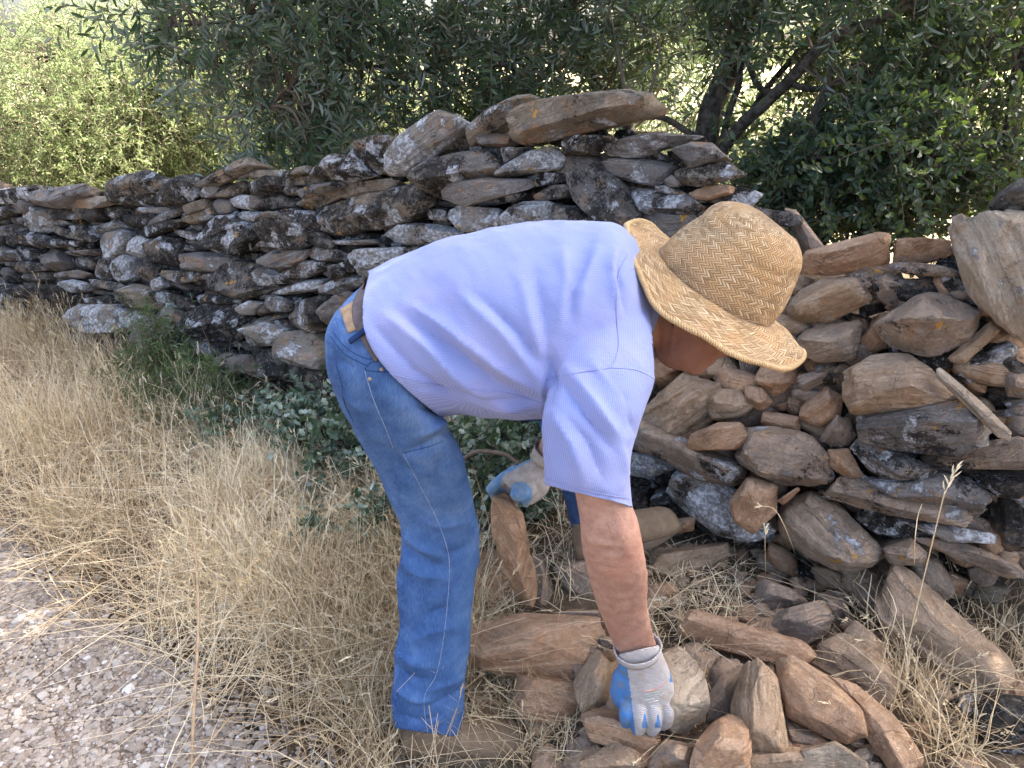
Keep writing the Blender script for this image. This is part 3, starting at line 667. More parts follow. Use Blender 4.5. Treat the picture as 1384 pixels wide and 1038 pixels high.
def gapfill():
    rs = np.random.RandomState(77); a = Acc(); mats = ['brown', 'greybr', 'tan', 'mixed', 'dark']
    for k in range(330):
        x = rs.uniform(850, 1400); y = rs.uniform(330, 800)
        top = np.interp(x, [850, 1000, 1090, 1180, 1290, 1400], [250, 290, 345, 345, 330, 290])
        if y < top + 14: continue
        p = Wl(x, y, rs.uniform(-.05, .06)); w_, h_ = rs.uniform(.03, .09), rs.uniform(.02, .05)
        kk = rs.randint(5, 8); an = (np.arange(kk) + rs.uniform(-.3, .3, kk)) / kk * 2 * math.pi; t = rs.normal(0, .4)
        u, v = np.cos(an) * w_, np.sin(an) * h_; u, v = u * math.cos(t) - v * math.sin(t), u * math.sin(t) + v * math.cos(t)
        poly = p + u[:, None] * WT + v[:, None] * np.array([0, 0, 1.])
        V, F, at = rock(poly, WN + rs.normal(0, .3, 3), h_ * .8, .06, 3, rs.randint(1e6), 1.2)
        a.add(V, F, rs.randint(5), **at)
    tag(a.build('stone_rubble', [M[m] for m in mats]), 'broken stone fill packed between the fallen blocks', 'rubble', kind='stuff')
gapfill()
def heapfill():
    rs = np.random.RandomState(41)
    for k in range(95):
        z = rs.rand()
        if z < .62: x, y = rs.uniform(650, 1260), rs.uniform(850, 1060)
        else: x, y = rs.uniform(930, 1384), rs.uniform(770, 1000)
        if y < 850 and x < 1000: continue
        p = G(x, y, -.005); s = rs.uniform(.03, .07)
        kk = rs.randint(5, 8); an = (np.arange(kk) + rs.uniform(-.35, .35, kk)) / kk * 2 * math.pi; t = rs.uniform(0, 3); e = rs.uniform(.5, .9)
        u, v = np.cos(an) * s, np.sin(an) * s * e; u, v = u * math.cos(t) - v * math.sin(t), u * math.sin(t) + v * math.cos(t)
        poly = p + np.stack([u, v, rs.normal(0, .006, kk)], 1)
        V, F, at = rock(poly, np.array([rs.normal(0, .35), rs.normal(-.2, .35), 1.]), s * .6, s * .5, 4, rs.randint(1e6), 1.)
        tag(mesh_np('small_stone', V, F, [M[['brown', 'greybr', 'brown', 'tan'][rs.randint(4)]]], attrs=at, sharp=30), 'fist-sized brown stone wedged between the bigger stones of the heap', 'stone', 'fist-sized stones filling the heap')
heapfill()
def chips():
    rs = np.random.RandomState(31); n = 0
    zones = [(850, 1230, 735, 860, 150), (640, 900, 790, 1030, 40), (1000, 1384, 740, 1038, 60)]
    for x0, x1, y0, y1, m in zones:
        for k in range(m):
            p = G(rs.uniform(x0, x1), rs.uniform(y0, y1), .012); s = rs.uniform(.012, .035)
            kk = rs.randint(4, 7); an = (np.arange(kk) + rs.uniform(-.3, .3, kk)) / kk * 2 * math.pi
            poly = p + np.stack([np.cos(an) * s, np.sin(an) * s * rs.uniform(.5, .9), rs.normal(0, .004, kk)], 1)
            V, F, at = rock(poly, np.array([rs.normal(0, .4), rs.normal(-.2, .4), 1.]), s * .35, s * .4, 3, rs.randint(1e6), 1.1)
            tag(mesh_np('stone_chip', V, F, [M[['brown', 'greybr', 'tan', 'greybr', 'brown', 'pale'][rs.randint(6)]]], attrs=at, sharp=30), 'small broken chip of stone lying on the trampled soil', 'stone chip', 'stone chips scattered over the soil')
chips()
# ---------------------------------------------------------------- ground, road
def road_edge(y):      # x of the gravel's edge at depth y (world)
    return np.interp(y, EDG[:, 1], EDG[:, 0])
EDG = np.array([G(x, y)[:2] for x, y in ((420, 1045), (335, 1000), (240, 905), (130, 830), (0, 722), (-160, 640))] + [np.array([-3.3, 2.9]), np.array([-6., 3.6])]); EDG = EDG[np.argsort(EDG[:, 1])]
def ground():
    def grid(x0, x1, y0, y1, st, far=False):
        X = np.arange(x0, x1 + st, st); Y = np.arange(y0, y1 + st, st); xx, yy = np.meshgrid(X, Y)
        return xx, yy
    # one sheet: fine near, coarse far, by a warped grid
    u = np.linspace(-1, 1, 420); v = np.linspace(0, 1, 420)
    X = 2.2 * u + 120 * np.sign(u) * np.abs(u) ** 9; Y = -1.5 + 6.5 * v + 150 * v ** 12
    X[0] = -150; X[-1] = 150; Y = Y - 60 * (1 - v) ** 40
    xx, yy = np.meshgrid(X, Y); p = np.stack([xx.ravel(), yy.ravel(), np.zeros(xx.size)], 1)
    z = zt(p[:, 0], p[:, 1])
    road = sst(.12, -.08, p[:, 0] - road_edge(p[:, 1])) * (p[:, 1] < 4)
    z = z + (1 - road) * (.018 * fbm(p * 5, 4, 2)) + .003 * fbm(p * 30, 3, 8)
    z -= road * .004
    V = p.copy(); V[:, 2] = z; n = 420
    i, j = np.meshgrid(np.arange(n - 1), np.arange(n - 1), indexing='ij'); i = i.ravel(); j = j.ravel()
    F = np.stack([i * n + j, i * n + j + 1, (i + 1) * n + j + 1, (i + 1) * n + j], 1)
    tag(mesh_np('ground', V, F, [M['soil']], origin=(0, 0, 0)), kind='structure')
    # gravel road sheet, a few mm above
    ys = np.linspace(-3, 4.2, 160); us = np.linspace(0, 1, 60); V = []
    for y in ys:
        xe = road_edge(y) + .05 * vnoise(np.array([y * 6, 0, 0.]), 4)
        for q in us: x = xe - 5. * q ** 1.6; V.append((x, y, 0))
    V = np.array(V); V[:, 2] = zt(V[:, 0], V[:, 1]) + .004 + .004 * fbm(V * 6, 3, 12) - .02 * sst(.04, 0, (np.tile(us, 160)))
    n = 60; i, j = np.meshgrid(np.arange(159), np.arange(59), indexing='ij'); i = i.ravel(); j = j.ravel()
    F = np.stack([i * n + j + 1, i * n + j, (i + 1) * n + j, (i + 1) * n + j + 1], 1)
    tag(mesh_np('gravel_road', V, F, [M['gravelbed']], origin=(-2, 1, 0)), kind='structure')
ground()
def pebbles():
    rs = np.random.RandomState(3); U, F = ico(2); a = Acc(); N = 34000
    y = rs.uniform(1.0, 3.0, N * 3); x = rs.uniform(-2.6, .1, N * 3)
    keep = (x < road_edge(y) + rs.exponential(.09, len(x)) - .03)
    x, y = x[keep], y[keep]; pr = project(np.stack([x, y, x * 0], 1)); k = (pr[:, 0] > -40) & (pr[:, 1] < 1090) & (pr[:, 0] < 560); x, y = x[k][:N], y[k][:N]
    n = len(x); s = np.exp(rs.normal(math.log(.0053), .42, n)).clip(.003, .017)
    sh = rs.uniform(.55, 1., (n, 3)) * [1.15, 1, .62]; th = rs.uniform(0, 6.28, n)
    Vn = U[None] * (1 + .0)                       # (1,42,3)
    j = 1 + .20 * rs.normal(0, 1, (n, len(U), 1)).clip(-1.4, 1.4) * .8
    V = Vn * j * sh[:, None] * s[:, None, None]
    c, q = np.cos(th)[:, None], np.sin(th)[:, None]; V = np.stack([V[..., 0] * c - V[..., 1] * q, V[..., 0] * q + V[..., 1] * c, V[..., 2]], -1)
    z = zt(x, y) + .004 + s * .18
    V += np.stack([x, y, z], 1)[:, None]
    Fa = (F[None] + np.arange(n)[:, None, None] * len(U)).reshape(-1, 3)
    r = np.repeat(rs.beta(2., 2., n), len(U))
    tag(mesh_np('gravel', V.reshape(-1, 3), Fa, [M['pebble']], attrs={'rnd': r}, smooth=False), 'loose pinkish grey gravel along the road edge', 'gravel', kind='stuff')
pebbles()
# ---------------------------------------------------------------- leaves, twigs, trees
def nrmz(v): return v / (np.linalg.norm(v, axis=-1, keepdims=True) + 1e-12)
def leaves(acc, base, dirn, nor, L, Wd, mi, rnd, curl=.12, lobed=False):
    """many folded leaves: base (n,3), direction, normal, length, width"""
    n = len(base); side = nrmz(np.cross(dirn, nor)); nor = nrmz(np.cross(side, dirn)); L = L[:, None]; Wd = Wd[:, None]
    if lobed:
        pts = [base, base + dirn * L * .25 + side * Wd * .75, base + dirn * L * .5 + side * Wd * .6, base + dirn * L * .68 + side * Wd * .85, base + dirn * L,
               base + dirn * L * .68 - side * Wd * .85, base + dirn * L * .5 - side * Wd * .6, base + dirn * L * .25 - side * Wd * .75, base + dirn * L * .5 - nor * L * curl]
        V = np.stack(pts, 1); f = np.array([[8, i, (i + 1) % 8] for i in range(8)])
    else:
        up = nor * L * curl
        V = np.stack([base, base + dirn * L * .38 + side * Wd * .5 + up, base + dirn * L * .75 + side * Wd * .36 + up * .6, base + dirn * L - up * .3,
                      base + dirn * L * .75 - side * Wd * .36 + up * .6, base + dirn * L * .38 - side * Wd * .5 + up], 1)
        V[:, 0] += 0; f = np.array([[0, 1, 2, 3], [0, 3, 4, 5]])
    m = V.shape[1]
    F = (f[None] + (np.arange(n) * m)[:, None, None]).reshape(-1, f.shape[1])
    acc.add(V.reshape(-1, 3), F, mi, rnd=np.repeat(rnd, m))
def twigs(acc, p0, d, Lt, rs, nl, leafL, leafW, droop=.25, mi_leaf=0, mi_twig=1, spread=.9, pair=True, lobed=False, rad=.0016, rndb=0.):
    """n leafy twigs starting at p0"""
    n = len(p0); d = nrmz(d); Lt = Lt[:, None]
    bend = nrmz(rs.normal(0, 1, (n, 3))) * .25 + np.array([0, 0, -droop])
    def pos(t): return p0[:, None] + d[:, None] * (t * Lt)[..., None] + bend[:, None] * (t ** 2 * Lt)[..., None]
    t = np.linspace(0, 1, 4)[None].repeat(n, 0); pp = pos(t)
    # stem: thin three-sided
    e = nrmz(np.cross(d, [.3, .2, .9])); e2 = np.cross(d, e)
    ring = np.stack([e, -.5 * e + .87 * e2, -.5 * e - .87 * e2], 1)
    rr = rad * np.array([1.3, 1., .7, .3])
    V = pp[:, :, None] + ring[:, None] * rr[None, :, None, None]
    f = np.array([[a * 3 + b, a * 3 + (b + 1) % 3, a * 3 + 3 + (b + 1) % 3, a * 3 + 3 + b] for a in range(3) for b in range(3)])
    F = (f[None] + (np.arange(n) * 12)[:, None, None]).reshape(-1, 4)
    acc.add(V.reshape(-1, 3), F, mi_twig, rnd=np.zeros(n * 12))
    tl = (np.arange(nl) + .6)[None] / nl + rs.uniform(-.3, .3, (n, nl)) / nl
    tl = tl.clip(.05, 1); B = pos(tl)
    tang = nrmz(d[:, None] + 2 * bend[:, None] * tl[..., None])
    ph = (np.arange(nl) * (math.pi if pair else 2.4))[None] + rs.uniform(0, 6.28, (n, 1)) + rs.normal(0, .5, (n, nl))
    a = nrmz(np.cross(tang, np.array([.1, .2, 1.]))); b = np.cross(tang, a)
    sd = np.cos(ph)[..., None] * a + np.sin(ph)[..., None] * b
    ld = nrmz(tang * rs.uniform(.45, 1., (n, nl, 1)) + sd * spread + rs.normal(0, .15, (n, nl, 3)))
    nor = nrmz(tang - sd * .3 + rs.normal(0, .35, (n, nl, 3)) + [0, 0, .5])
    k = n * nl; L = leafL * rs.uniform(.6, 1.2, k) ; W_ = leafW * rs.uniform(.75, 1.2, k)
    leaves(acc, B.reshape(-1, 3), ld.reshape(-1, 3), nor.reshape(-1, 3), L, W_, mi_leaf, (rs.beta(2, 2.2, k) + rndb).clip(0, 1), lobed=lobed)
def limb(acc, pts, mi=1, ns=9, seed=0):
    """pts rows: px, py, depth, radius"""
    q = catmull(np.array([[*P(a, b, c), r] for a, b, c, r in pts]), 8)
    path = q[:, :3] + .018 * np.stack([fbm(q[:, :3] * 5, 2, seed), fbm(q[:, :3] * 5, 2, seed + 4), fbm(q[:, :3] * 5, 2, seed + 9)], 1)
    V, F = tube(path, q[:, 3], ns); acc.add(V, F, mi); return path
def wlimb(acc, pts, mi=0, ns=9, seed=0):
    q = catmull(np.array(pts, float), 8); path = q[:, :3] + .03 * np.stack([fbm(q[:, :3] * 3, 2, seed), fbm(q[:, :3] * 3, 2, seed + 4), q[:, 0] * 0], 1)
    V, F = tube(path, q[:, 3], ns); acc.add(V, F, mi); return path
def connect(acc, skel, cl, rs, r0, mi):
    for c in cl:
        j = np.argmin(((skel - c) ** 2).sum(1) + rs.uniform(0, .15)); a = skel[j]; m = (a + c) / 2 + rs.normal(0, .06, 3) + [0, 0, .05]
        q = catmull(np.array([a, m, c]), 4); V, F = tube(q, np.linspace(r0, r0 * .3, len(q)), 5); acc.add(V, F, mi, rnd=0.)
def inell(rs, n, c, r, shell=.4):
    u = nrmz(rs.normal(0, 1, (n, 3))) * rs.uniform(shell ** 3, 1, (n, 1)) ** (1 / 3); return np.array(c) + u * r
def tree(name, label, cat, limbs, vols, leafm, leafL, leafW, group=None, seed=0, per=16, Lt=.3, nl=14, droop=.25, pair=True, trunkfn=None, clr=.16, rad=.0016, conr=.008, out=.5, rndb=0.):
    """vols: (center, radii, number of clumps)"""
    rs = np.random.RandomState(seed); tr = Acc(); skel = []
    for k, l in enumerate(limbs): skel.append(trunkfn(tr, l, 0, seed=k + seed) if trunkfn else wlimb(tr, l, 0, seed=k + seed))
    for v in tr.A.values(): pass
    skel = np.concatenate(skel); base = skel[np.argmin(skel[:, 2])]
    root = empty(name, (base[0], base[1], base[2])); tag(root, label, cat, group)
    a = Acc()
    for vi, (c, r, n) in enumerate(vols):
        cc = inell(rs, n, c, r); connect(a, skel, cc, rs, conr, 1)
        idx = np.repeat(np.arange(n), per); p0 = cc[idx] + rs.normal(0, clr * .5, (n * per, 3))
        d = nrmz(nrmz(cc[idx] - np.array(c)) * out + rs.normal(0, 1, (n * per, 3)) * .7 + [0, 0, .1])
        twigs(a, p0, d, Lt * rs.uniform(.5, 1.3, n * per), rs, nl, leafL, leafW, droop, 0, 1, pair=pair, rad=rad, rndb=rndb)
    tr.A = {}
    tr.build('trunk', [M['bark']], root)
    a.build('crown', [leafm, M['twig']], root, smooth=False)
    return root
# the big wild olive over the wall: trunk and limbs seen above the broken stretch, crown spreading over the man
T0 = [(960, 400, 3.5, 0.0792), (945, 260, 3.5, 0.0612), (962, 150, 3.5, 0.0540), (1000, 50, 3.45, 0.0504), (1030, -60, 3.4, 0.0468), (1050, -260, 3.3, 0.0360)]
T1 = [(945, 250, 3.5, .030), (985, 190, 3.3, .028), (1065, 112, 3.15, .024), (1120, 62, 3.05, .021), (1200, 22, 3.0, .018), (1330, -50, 2.9, .014)]
T11 = [(1065, 112, 3.15, .014), (1100, 120, 3.1, .012), (1180, 95, 3.05, .01), (1290, 70, 3.0, .007)]
T12 = [(1000, 170, 3.4, .014), (1090, 60, 3.35, .012), (1180, -40, 3.3, .01)]
T2 = [(960, 240, 3.5, 0.0180), (985, 160, 3.45, 0.0158), (1008, 60, 3.4, 0.0144), (1040, -60, 3.3, 0.0130)]
T3 = [(1000, 60, 3.45, 0.0144), (1040, 120, 3.3, 0.0130), (1130, 40, 3.3, 0.0108), (1280, 10, 3.3, 0.0086)]
T4 = [(1060, 240, 3.3, 0.0158), (1010, 250, 3.4, 0.0173), (965, 200, 3.45, 0.0158), (900, 165, 3.4, 0.0130), (850, 155, 3.3, 0.0072)]
T5 = [(900, 330, 3.9, 0.0432), (850, 180, 3.9, 0.0360), (800, 105, 3.9, 0.0324), (775, 20, 3.8, 0.0288), (780, -100, 3.7, 0.0252)]
T6 = [(800, 105, 3.9, 0.0216), (760, 90, 3.9, 0.0202), (700, 130, 3.9, 0.0144), (640, 70, 3.8, 0.0144), (560, 100, 3.7, 0.0130), (470, 80, 3.6, 0.0094), (400, 55, 3.5, 0.0058)]
T7 = [(560, 100, 3.7, 0.0094), (500, 30, 3.6, 0.0086), (420, 0, 3.5, 0.0079), (300, -30, 3.4, 0.0072)]
T8 = [(775, 20, 3.8, 0.0216), (640, -60, 3.7, 0.0180), (480, -100, 3.5, 0.0144)]
T9 = [(1050, -260, 3.3, 0.0360), (900, -500, 3.0, 0.0288), (700, -800, 2.8, 0.0216)]
T10 = [(1400, -60, 3.2, 0.0216), (1500, -400, 3.1, 0.0216), (1500, -800, 2.9, 0.0144)]
def pxv(x, y, d, rx, ry, rz, n): return (P(x, y, d), np.array([rx, rz, ry]), n)
tree('wild_olive_tree', 'tall wild olive tree with dark limbs spreading over the dry-stone wall', 'tree',
     [T0, T1, T2, T3, T4, T5, T6, T7, T8, T9, T10, T11, T12, [(470, 80, 3.6, .008), (400, 120, 3.4, .006), (330, 160, 3.3, .004)], [(420, 0, 3.5, .008), (300, 30, 3.3, .006), (200, 45, 3.2, .003)]],
     [pxv(500, 95, 3.7, .5, .27, .35, 15), pxv(620, 60, 3.7, .55, .36, .4, 24), pxv(760, 40, 3.9, .55, .36, .5, 26), pxv(640, 150, 4.0, .4, .12, .3, 16), pxv(430, 50, 3.4, .45, .14, .3, 12),
      pxv(900, 90, 4.1, .4, .4, .4, 20), pxv(900, 20, 3.4, .5, .12, .3, 14), pxv(1110, -30, 3.4, .7, .12, .4, 16), pxv(470, 180, 3.8, .36, .12, .25, 12),
      pxv(560, 10, 3.4, .6, .12, .3, 16), pxv(350, 110, 3.3, .32, .3, .25, 13), pxv(300, 20, 3.3, .4, .1, .2, 9), pxv(400, 220, 3.4, .3, .08, .2, 7), pxv(1230, 20, 3.1, .6, .16, .3, 16), pxv(1050, 130, 3.6, .5, .2, .3, 6)],
     M['olive'], .064, .0145, seed=2, per=8, Lt=.27, nl=15, trunkfn=limb, droop=.3)
# its upper crown, out of the picture: it shades the man, the wall and the road
def upper():
    rs = np.random.RandomState(8); root = bpy.data.objects['wild_olive_tree']; a = Acc(); br = Acc()
    sk = wlimb(br, [(1.15, 3.3, 2.1, .06), (.8, 3.6, 3.0, .05), (.2, 4.2, 3.9, .04), (-1.2, 5.2, 4.6, .03)]); sk2 = wlimb(br, [(.8, 3.4, 2.8, .06), (1.9, 3.0, 3.4, .05), (3.2, 3.0, 4.0, .03)]); sk3 = wlimb(br, [(.8, 3.6, 3.0, .05), (1.2, 4.6, 4.2, .04), (1.3, 5.3, 5.0, .03)])
    skel = np.concatenate([sk, sk2, sk3])
    vols = [((1.6, 3.3, 3.5), (1.5, 1.3, .7), 95), ((.2, 4.2, 3.9), (1.5, 1.3, .7), 95), ((-1.0, 5.2, 4.5), (1.3, 1.3, .7), 70), ((3.0, 2.8, 3.7), (1.3, 1.3, .7), 60), ((1.4, 5.0, 4.8), (1.7, 1.3, .8), 80), ((2.4, 1.9, 3.3), (1.5, .8, .6), 80), ((-.2, 5.0, 4.2), (1.2, 1.2, .6), 50)]
    for c, r, n in vols:
        cc = inell(rs, n, c, r, .1); connect(a, skel, cc, rs, .012, 1); idx = np.repeat(np.arange(n), 14)
        twigs(a, cc[idx] + rs.normal(0, .13, (len(idx), 3)), rs.normal(0, 1, (len(idx), 3)) + [0, 0, .2], .4 * rs.uniform(.6, 1.2, len(idx)), rs, 12, .085, .030, .2, 0, 1)
    br.A = {}; br.build('limb', [M['bark']], root); a.build('upper_crown', [M['olive'], M['twig']], root, smooth=False)
upper()
# dark evergreen at the right, just beyond the broken stretch
E0 = [P(1080, 420, 3.3), P(1085, 300, 3.3), P(1075, 200, 3.2), P(1120, 100, 3.1)]
tree('evergreen_shrub', 'dense dark evergreen shrub with small rounded leaves behind the collapsed wall', 'shrub',
     [[(1085, 480, 3.1, .05), (1090, 320, 3.1, .04), (1075, 230, 3.1, .03), (1120, 120, 3.0, .02)], [(1090, 420, 3.1, .04), (1200, 280, 3.0, .025), (1300, 150, 2.9, .02)],
      [(1090, 350, 3.1, .03), (1230, 180, 3.2, .025), (1340, 60, 3.1, .015)], [(1300, 420, 3.0, .04), (1350, 250, 3.0, .03), (1380, 60, 3.0, .02)]],
     [pxv(1190, 215, 3.0, .42, .26, .3, 70), pxv(1290, 165, 3.1, .5, .38, .35, 70), pxv(1100, 270, 3.1, .24, .2, .25, 30), pxv(1040, 215, 3.3, .18, .15, .2, 9), pxv(1350, 40, 3.1, .4, .32, .3, 26), pxv(1270, 60, 3.2, .3, .2, .3, 9), pxv(1180, 290, 3.0, .5, .1, .2, 22), pxv(1150, 95, 3.3, .4, .14, .2, 8)],
     M['shrubleaf'], .036, .019, seed=5, per=9, Lt=.17, nl=11, trunkfn=limb, clr=.1, conr=.005)
# sunlit trees in the field beyond
far = [('slender sunlit tree with pale yellow-green leaves at the far left', -4.6, 8.2, 2.0, 1.6), ('sunlit bushy tree with light gaps right of the leftmost pale tree', -2.6, 9.0, 2.3, 1.5),
       ('tall sunlit tree behind the left end of the wall and the two paler trees', -3.9, 11.0, 2.4, 2.2), ('sunlit tree half hidden by the hanging olive branches', -.6, 9.4, 1.5, 1.5),
       ('silvery sunlit tree seen through the limbs above the hat', 2.4, 9.0, 2.2, 1.7), ('silvery sunlit tree farthest right behind the evergreen shrub', 5.0, 8.6, 3.0, 1.6)]
for k, (lab, x, y, h, r) in enumerate(far):
    tree('field_tree', lab, 'tree', [[(x, y, 0, .05), (x + .1, y, .6, .04), (x - .1, y + .1, 1.4, .028), (x + .1, y, h * .75, .015)], [(x, y, .5, .025), (x + .5, y - .0, 1.2, .016), (x + .9, y + .1, h * .6, .008)], [(x, y, .4, .025), (x - .6, y, 1.1, .016), (x - .9, y + .1, h * .55, .008)]],
         [((x, y, h * .5), (r, r * .8, h * .44), [300, 260, 300, 110, 140, 150][k]), ((x, y - .3, .55), (r, r * .6, .45), 60)], M['sunleaf'], .05, .014, 'sunlit trees in the field beyond the wall', 20 + k, 13, .38, 13, .15, clr=.3, rad=.003, conr=.01)
# ---------------------------------------------------------------- dry grass
def blades(acc, x, y, h, lean, rs, w=.0011, seg=5, rndlo=.0, rndhi=1., flat=0., mi=0, z0=0.):
    n = len(x); th = rs.uniform(0, 2 * math.pi, n); b = np.stack([x, y, zt(x, y) + z0], 1)
    ld = np.stack([np.cos(th), np.sin(th), 0 * th], 1) * lean[:, None]
    t = np.linspace(0, 1, seg + 1)[None, :, None]
    up = np.array([0, 0, 1.]) * (1 - flat)
    kink = rs.normal(0, .12, (n, 1, 3)) * np.sin(t * math.pi) + rs.normal(0, .05, (n, seg + 1, 3)) * t * (1 - t) * 2
    c = b[:, None] + h[:, None, None] * (up * (t - .35 * (lean[:, None, None].clip(0, 1.6) * t ** 2)) + ld[:, None] * (t ** 1.6) + kink * .6)
    zmin = (zt(c[..., 0], c[..., 1]) + .003 + rs.uniform(0, .02, (n, 1))); c[..., 2] = np.maximum(c[..., 2], zmin)
    sd = nrmz(np.stack([-np.sin(th + rs.normal(0, 1, n)), np.cos(th), rs.normal(0, .4, n)], 1))[:, None]
    wd = (w * rs.uniform(.6, 1.6, n))[:, None, None] * (1 - .75 * t ** 2)
    V = np.stack([c - sd * wd, c + sd * wd], 2).reshape(n, -1, 3); m = 2 * (seg + 1)
    f = np.array([[2 * i, 2 * i + 1, 2 * i + 3, 2 * i + 2] for i in range(seg)])
    F = (f[None] + (np.arange(n) * m)[:, None, None]).reshape(-1, 4)
    r = rs.beta(2.2, 2., n) * (rndhi - rndlo) + rndlo
    r = (r + .3 * vnoise(np.stack([x * 2.5, y * 2.5, x * 0], 1), 21)).clip(0, 1)
    rr = (r[:, None] * (.72 + .28 * np.repeat(t[0, :, 0], 2)[None])).ravel()
    acc.add(V.reshape(-1, 3), F, mi, rnd=rr)
    return c[:, -1], c[:, -1] - c[:, -2], r
def heads(acc, tip, d, r, rs, L=.028):
    """seed heads: a spindle of little spikelets"""
    n = len(tip); d = nrmz(d)
    for k in range(7):
        q = rs.normal(0, 1, (n, 3)); ld = nrmz(d + q * .22); b = tip + d * (k * L / 7 - L * .4)[..., None] if False else tip + d * (k * L / 7 - L * .4)
        leaves(acc, b, ld, nrmz(rs.normal(0, 1, (n, 3))), np.full(n, L * .42), np.full(n, .0028), 0, (r * .6 + .3).clip(0, 1))
def inpoly(px, py, poly):
    c = np.zeros(len(px), bool); n = len(poly); j = n - 1
    for i in range(n):
        xi, yi = poly[i]; xj, yj = poly[j]
        c ^= ((yi > py) != (yj > py)) & (px < (xj - xi) * (py - yi) / (yj - yi + 1e-9) + xi); j = i
    return c
def wall_s(x, y): return (np.stack([x, y], 1) - WP0[:2]) @ (WN[:2] / np.linalg.norm(WN[:2]))     # distance in front of the wall's foot line
def grass():
    rs = np.random.RandomState(12); a = Acc()
    def region(n, dens=None):
        x = rs.uniform(-4.5, .2, n); y = rs.uniform(1.1, 5.4, n); pr = project(np.stack([x, y, zt(x, y)], 1))
        ok = (pr[:, 0] > -60) & (pr[:, 0] < 650) & (pr[:, 1] < 1110) & (wall_s(x, y) > -.02) & (x > road_edge(y) + .02 + .07 * vnoise(np.stack([x * 5, y * 5, x * 0], 1), 3) - rs.exponential(.03, n))
        # the near foot stands clear, and the shrub side is sparser
        ok &= ~((np.abs(x + .08) < .19) & (np.abs(y - 1.28) < .11) & (rs.rand(n) < .96))
        return x[ok], y[ok]
    x, y = region(215000); n = len(x); dist = (x - road_edge(y)).clip(0, 1)
    cl = vnoise(np.stack([x * 3.2, y * 3.2, x * 0], 1), 6) ; keep = rs.rand(n) < (.12 + .88 * sst(-.4, .35, cl + .5 * vnoise(np.stack([x * 9, y * 9, x * 0], 1), 16))) * (.25 + .75 * sst(0., .25, dist)); x, y, dist = x[keep], y[keep], dist[keep]; n = len(x)
    hmax = .09 + .24 * sst(.05, .6, dist) + .04 * sst(2.6, 3.8, y) + .08 * vnoise(np.stack([x * 2, y * 2, x * 0], 1), 9)
    hmax *= 1 - .45 * sst(-2.1, -3., x); h = hmax * rs.uniform(.35, 1.3, n); lean = np.abs(rs.normal(0, .5, n)) + .06
    tip, d, r = blades(a, x, y, h, lean, rs, .00115)
    k = rs.rand(n) < .13; heads(a, tip[k], d[k], r[k], rs)
    # fallen straw mat
    x, y = region(42000); n = len(x); blades(a, x, y, rs.uniform(.1, .34, n), rs.uniform(.9, 1.8, n), rs, .0011, rndhi=.9)
    print('grass', a.n)
    tag(a.build('dry_grass', [M['straw']], smooth=False), 'dry straw-coloured grass between the gravel and the old wall', 'grass', kind='stuff')
    # straw among the stones
    b = Acc()
    def patch(poly, n, hm, lean, w=.0011, hd=.15, hi=1., z0=0.):
        poly = np.array(poly, float); px = rs.uniform(poly[:, 0].min(), poly[:, 0].max(), n * 3); py = rs.uniform(poly[:, 1].min(), poly[:, 1].max(), n * 3)
        k = inpoly(px, py, poly); px, py = px[k][:n], py[k][:n]; g = np.array([G(u, v) for u, v in zip(px, py)]); m = len(g)
        tip, d, r = blades(b, g[:, 0], g[:, 1], hm * rs.uniform(.4, 1.2, m), np.abs(rs.normal(0, lean, m)) + .1, rs, w, rndhi=hi, rndlo=.15, z0=z0); q = rs.rand(m) < hd; heads(b, tip[q], d[q], r[q], rs, .024)
    patch([(530, 930), (700, 900), (790, 1045), (520, 1045)], 330, .10, 1.1)
    patch([(640, 800), (700, 830), (700, 870), (620, 900)], 160, .12, .6)
    patch([(880, 770), (1010, 740), (1010, 840), (880, 830)], 330, .07, 1.3, .0009, .05)
    patch([(1140, 810), (1210, 850), (1290, 960), (1330, 1045), (1260, 1045), (1190, 930)], 420, .17, .9)
    patch([(1200, 730), (1400, 720), (1400, 860), (1300, 850), (1220, 800)], 420, .2, .45, .0011, .25)
    patch([(1290, 850), (1400, 860), (1400, 960), (1370, 930)], 200, .12, .7)
    patch([(640, 880), (700, 900), (740, 1045), (640, 1045)], 260, .12, .9)
    patch([(820, 840), (1000, 830), (980, 900), (860, 880)], 150, .1, 1.2)
    patch([(880, 720), (1260, 740), (1260, 1040), (700, 1040)], 220, .08, 1.4, .0009, .05)
    patch([(620, 620), (800, 660), (790, 830), (640, 800)], 420, .13, .9)
    tag(b.build('straw', [M['straw']], smooth=False), 'tufts of dry straw growing between the loose stones', 'grass', kind='stuff')
grass()
def stalk(name, pts, r, label, headn=0, mat='stalk', group=None, side=0):
    a = Acc(); q = catmull(np.array(pts), 7); V, F = tube(q, np.linspace(r, r * .45, len(q)), 6); a.add(V, F, 0, rnd=.5)
    if headn:
        rs = np.random.RandomState(headn); d = nrmz(q[-1] - q[-3])
        for k in range(headn):
            b = q[-1] - d * k * .004; leaves(a, b[None], nrmz(d + rs.normal(0, .25, 3))[None], nrmz(rs.normal(0, 1, 3))[None], np.array([.022]), np.array([.003]), 1, np.array([.8]))
    tag(a.build(name, [M[mat], M['straw']]), label, 'dry stalk', group)
g0 = G(258, 1060); stalk('tall_stalk', [g0, P(262, 960, 1.72), P(268, 850, 1.78), P(266, 770, 1.82), P(262, 735, 1.85)], .0042, 'thick dry stalk standing up from the gravel at the lower left')
stalk('oat_stalk', [Wl(1262, 740, .5) * [1, 1, 0] + [0, 0, .2], P(1268, 700, 1.42), P(1278, 665, 1.4), P(1292, 635, 1.4)], .0013, 'single oat stalk with a feathery head in front of the orange-spotted ledge', 12, 'straw')
